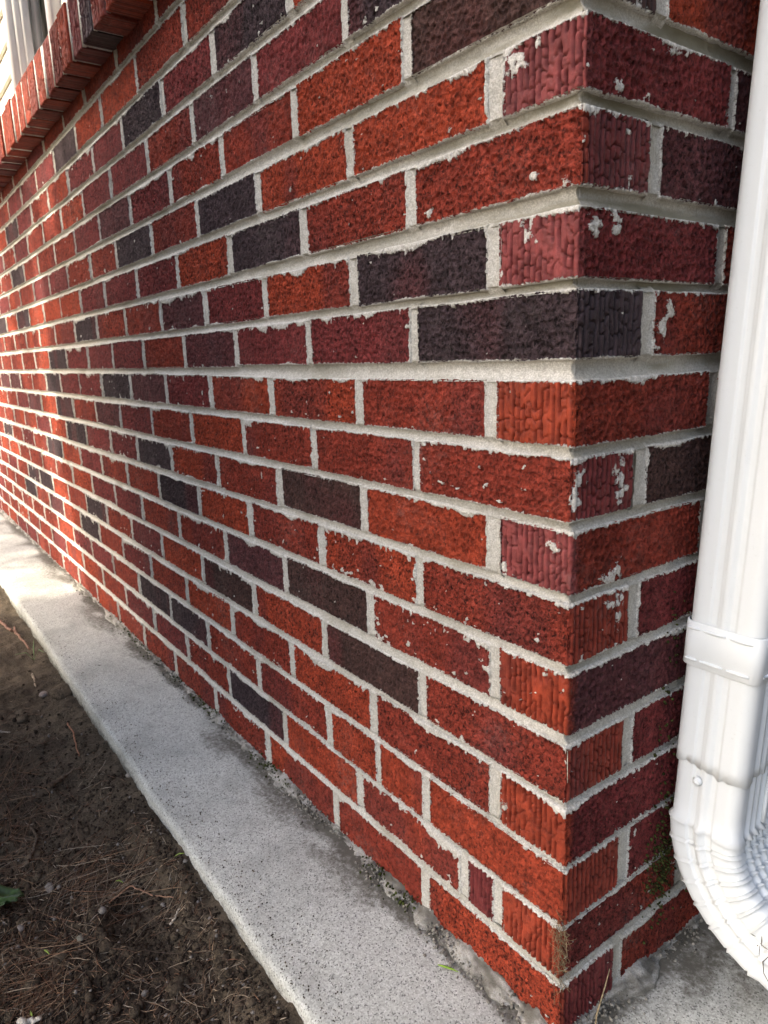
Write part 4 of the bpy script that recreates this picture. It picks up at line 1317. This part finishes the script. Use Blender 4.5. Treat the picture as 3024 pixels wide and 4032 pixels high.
# ================================================================== the tree that shades the corner (behind the camera)
def lit_edge(z):
    return np.interp(z, [-1.2, 0.0, 0.1, 0.4, 0.55, 0.7, 0.8, 0.87, 1.19, 1.35, 1.6, 2.2], [-1.80, -1.86, -1.88, -2.02, -1.95, -2.0, -1.86, -1.73, -1.42, -1.2, -0.8, -0.1])
def pine():
    sd = np.array(SUN_DIR); r = np.random.default_rng(42)
    root = tag(empty('pine_tree', (1.2, -4.4, -0.05)), 'dense pine tree on the lawn that shades the house corner', 'tree')
    S = Soup()
    n = 0
    while n < 22000:
        X = r.uniform(-3.6, 1.1); Zz = r.uniform(-1.1, 2.0)
        edge = lit_edge(Zz) + abs(r.normal(0, .05))
        if X < edge:
            # thin outer twigs: dappled light
            if Zz > 1.3 or fbm(np.array(X * 2.6), np.array(Zz * 2.2), 91, 3) < .50 or r.random() > .30: continue
        tt = r.uniform(4.6, 5.8)
        p = np.array([X, 0, Zz]) + sd * tt  # crown leaves set along the sun rays, shaped to shade up to the lit edge
        # small twig of needles: two crossed leaf-sized faces
        s = r.uniform(.05, .10); a = r.normal(0, 1, 3); a /= np.linalg.norm(a); b = np.cross(a, r.normal(0, 1, 3)); b /= np.linalg.norm(b)
        g = np.array((.035, .060, .022)) * r.uniform(.6, 1.4)
        v = [p - a * s, p + b * s * .35, p + a * s, p - b * s * .35]
        S.add(v, [(0, 1, 2, 3)], d=(*g, 1)); n += 1
    obj('crown', S.mesh('crown', False), M['foliage'], root).matrix_parent_inverse = root.matrix_world.inverted() if False else Matrix.Translation((-1.2, 4.4, 0.05))
    S = Soup()
    tube(S, [(1.2, -4.4, -.3), (1.15, -4.35, 1.5), (1.0, -4.3, 3.2), (.9, -4.25, 5.2), (.85, -4.2, 6.8)], [.20, .17, .13, .08, .03], 12)
    for k in range(26):
        z_ = r.uniform(1.6, 6.2); a = r.uniform(0, 6.28); L = r.uniform(1.0, 2.2) * (1 - .1 * z_)
        b0 = np.array([1.1 - .04 * z_, -4.3, z_]); tube(S, [b0, b0 + (math.cos(a) * L * .5, math.sin(a) * L * .5, .12), b0 + (math.cos(a) * L, math.sin(a) * L, .1)], [.035, .022, .008], 6)
    obj('trunk', S.mesh('trunk'), M['bark'], root).matrix_parent_inverse = Matrix.Translation((-1.2, 4.4, 0.05))
pine()

def yard_tree():
    r = np.random.default_rng(77)
    root = tag(empty('garden_tree', (-9.5, -3.6, -0.05)), 'broad leafy garden tree standing beyond the far end of the wall', 'tree')
    S = Soup()
    for _ in range(9000):
        a = r.normal(0, 1, 3); a /= np.linalg.norm(a)
        p = np.array([-9.5, -3.6, 3.6]) + a * np.array([2.4, 2.4, 2.6]) * r.uniform(.45, 1.0) ** .5 * (0.8 + .35 * r.random())
        s_ = r.uniform(.08, .16); u = r.normal(0, 1, 3); u /= np.linalg.norm(u); w_ = np.cross(u, r.normal(0, 1, 3)); w_ /= np.linalg.norm(w_)
        S.add([p - u * s_, p + w_ * s_ * .5, p + u * s_, p - w_ * s_ * .5], [(0, 1, 2, 3)], d=(*(np.array((.04, .07, .025)) * r.uniform(.6, 1.5)), 1))
    T = Matrix.Translation((9.5, 3.6, 0.05))
    obj('crown', S.mesh('crown', False), M['foliage'], root).matrix_parent_inverse = T
    S = Soup(); tube(S, [(-9.5, -3.6, -.3), (-9.45, -3.6, 1.5), (-9.5, -3.55, 3.0), (-9.4, -3.6, 4.8)], [.22, .18, .14, .05], 10)
    for k in range(9):
        a = k * .7; b0 = np.array([-9.47, -3.58, 2.0 + .25 * k]); tube(S, [b0, b0 + (math.cos(a) * .7, math.sin(a) * .7, .35), b0 + (math.cos(a) * 1.5, math.sin(a) * 1.5, .6)], [.06, .04, .012], 6)
    obj('trunk', S.mesh('trunk'), M['bark'], root).matrix_parent_inverse = T
yard_tree()

def shrub():  # added out of view to dim the light on the long wall's middle
    r = np.random.default_rng(31)
    c0 = np.array([-1.22, -1.08, -0.05])
    root = tag(empty('shade_shrub', c0), 'unseen evergreen shrub added to darken the middle of the long wall', 'shrub')
    S = Soup()
    for _ in range(15000):
        a = r.normal(0, 1, 3); a /= np.linalg.norm(a)
        p = c0 + (0, 0, 1.1) + a * np.array([.66, .52, 1.2]) * r.uniform(.3, 1.0) ** .5 * (.85 + .25 * r.random())
        if p[2] < 0: continue
        s_ = r.uniform(.03, .06); u = r.normal(0, 1, 3); u /= np.linalg.norm(u); w_ = np.cross(u, r.normal(0, 1, 3)); w_ /= np.linalg.norm(w_)
        S.add([p - u * s_, p + w_ * s_ * .5, p + u * s_, p - w_ * s_ * .5], [(0, 1, 2, 3)], d=(*(np.array((.035, .06, .02)) * r.uniform(.6, 1.5)), 1))
    T = Matrix.Translation(-Vector(c0))
    obj('crown', S.mesh('crown', False), M['foliage'], root).matrix_parent_inverse = T
    S = Soup()
    for k in range(9):
        a = k * .7; tube(S, [c0 + (0, 0, -.1), c0 + (.12 * math.cos(a), .12 * math.sin(a), .6), c0 + (.35 * math.cos(a), .3 * math.sin(a), 1.7)], [.02, .014, .006], 6)
    obj('stem', S.mesh('stem'), M['bark'], root).matrix_parent_inverse = T
shrub()

def side_light_blocker():  # added out of view to keep the side wall darker
    root = tag(empty('light_block_house', (4.4, 1.5, -0.05)), 'unseen grey sided house added to block sky light from the side wall', 'house')
    T = Matrix.Translation((-4.4, -1.5, 0.05))
    S = Soup(); S.box((2.3, -1.0, -.3), (6.5, 7.0, 4.6)); w_ = obj('wall', S.mesh('wall', False), M['grey'], root); w_.matrix_parent_inverse = T
    S = Soup(); S.add([(1.9, -1.4, 4.55), (6.9, -1.4, 4.55), (6.9, 7.4, 4.55), (1.9, 7.4, 4.55), (4.4, -1.4, 6.6), (4.4, 7.4, 6.6)], [(0, 3, 5, 4), (1, 4, 5, 2), (0, 1, 2, 3)], [(0, 4, 1), (3, 2, 5)])
    obj('roof', S.mesh('roof', False), M['bark'], root).matrix_parent_inverse = T
    for k in range(24):
        S = Soup(); z0 = -.25 + k * .2
        S.add([(2.285, -1.0, z0), (2.285, 7.0, z0), (2.298, 7.0, z0 + .2), (2.298, -1.0, z0 + .2), (2.3, -1.0, z0), (2.3, 7.0, z0)], [(0, 1, 2, 3), (0, 4, 5, 1)])
        obj('siding_board', S.mesh('siding_board', False), M['grey'], w_)
side_light_blocker()

# children were modelled in world coordinates: undo the offsets of their roots
bpy.context.view_layer.update()
for o in (ds,):
    inv = Matrix.Translation(o.location).inverted()
    for ch in o.children: ch.matrix_parent_inverse = inv
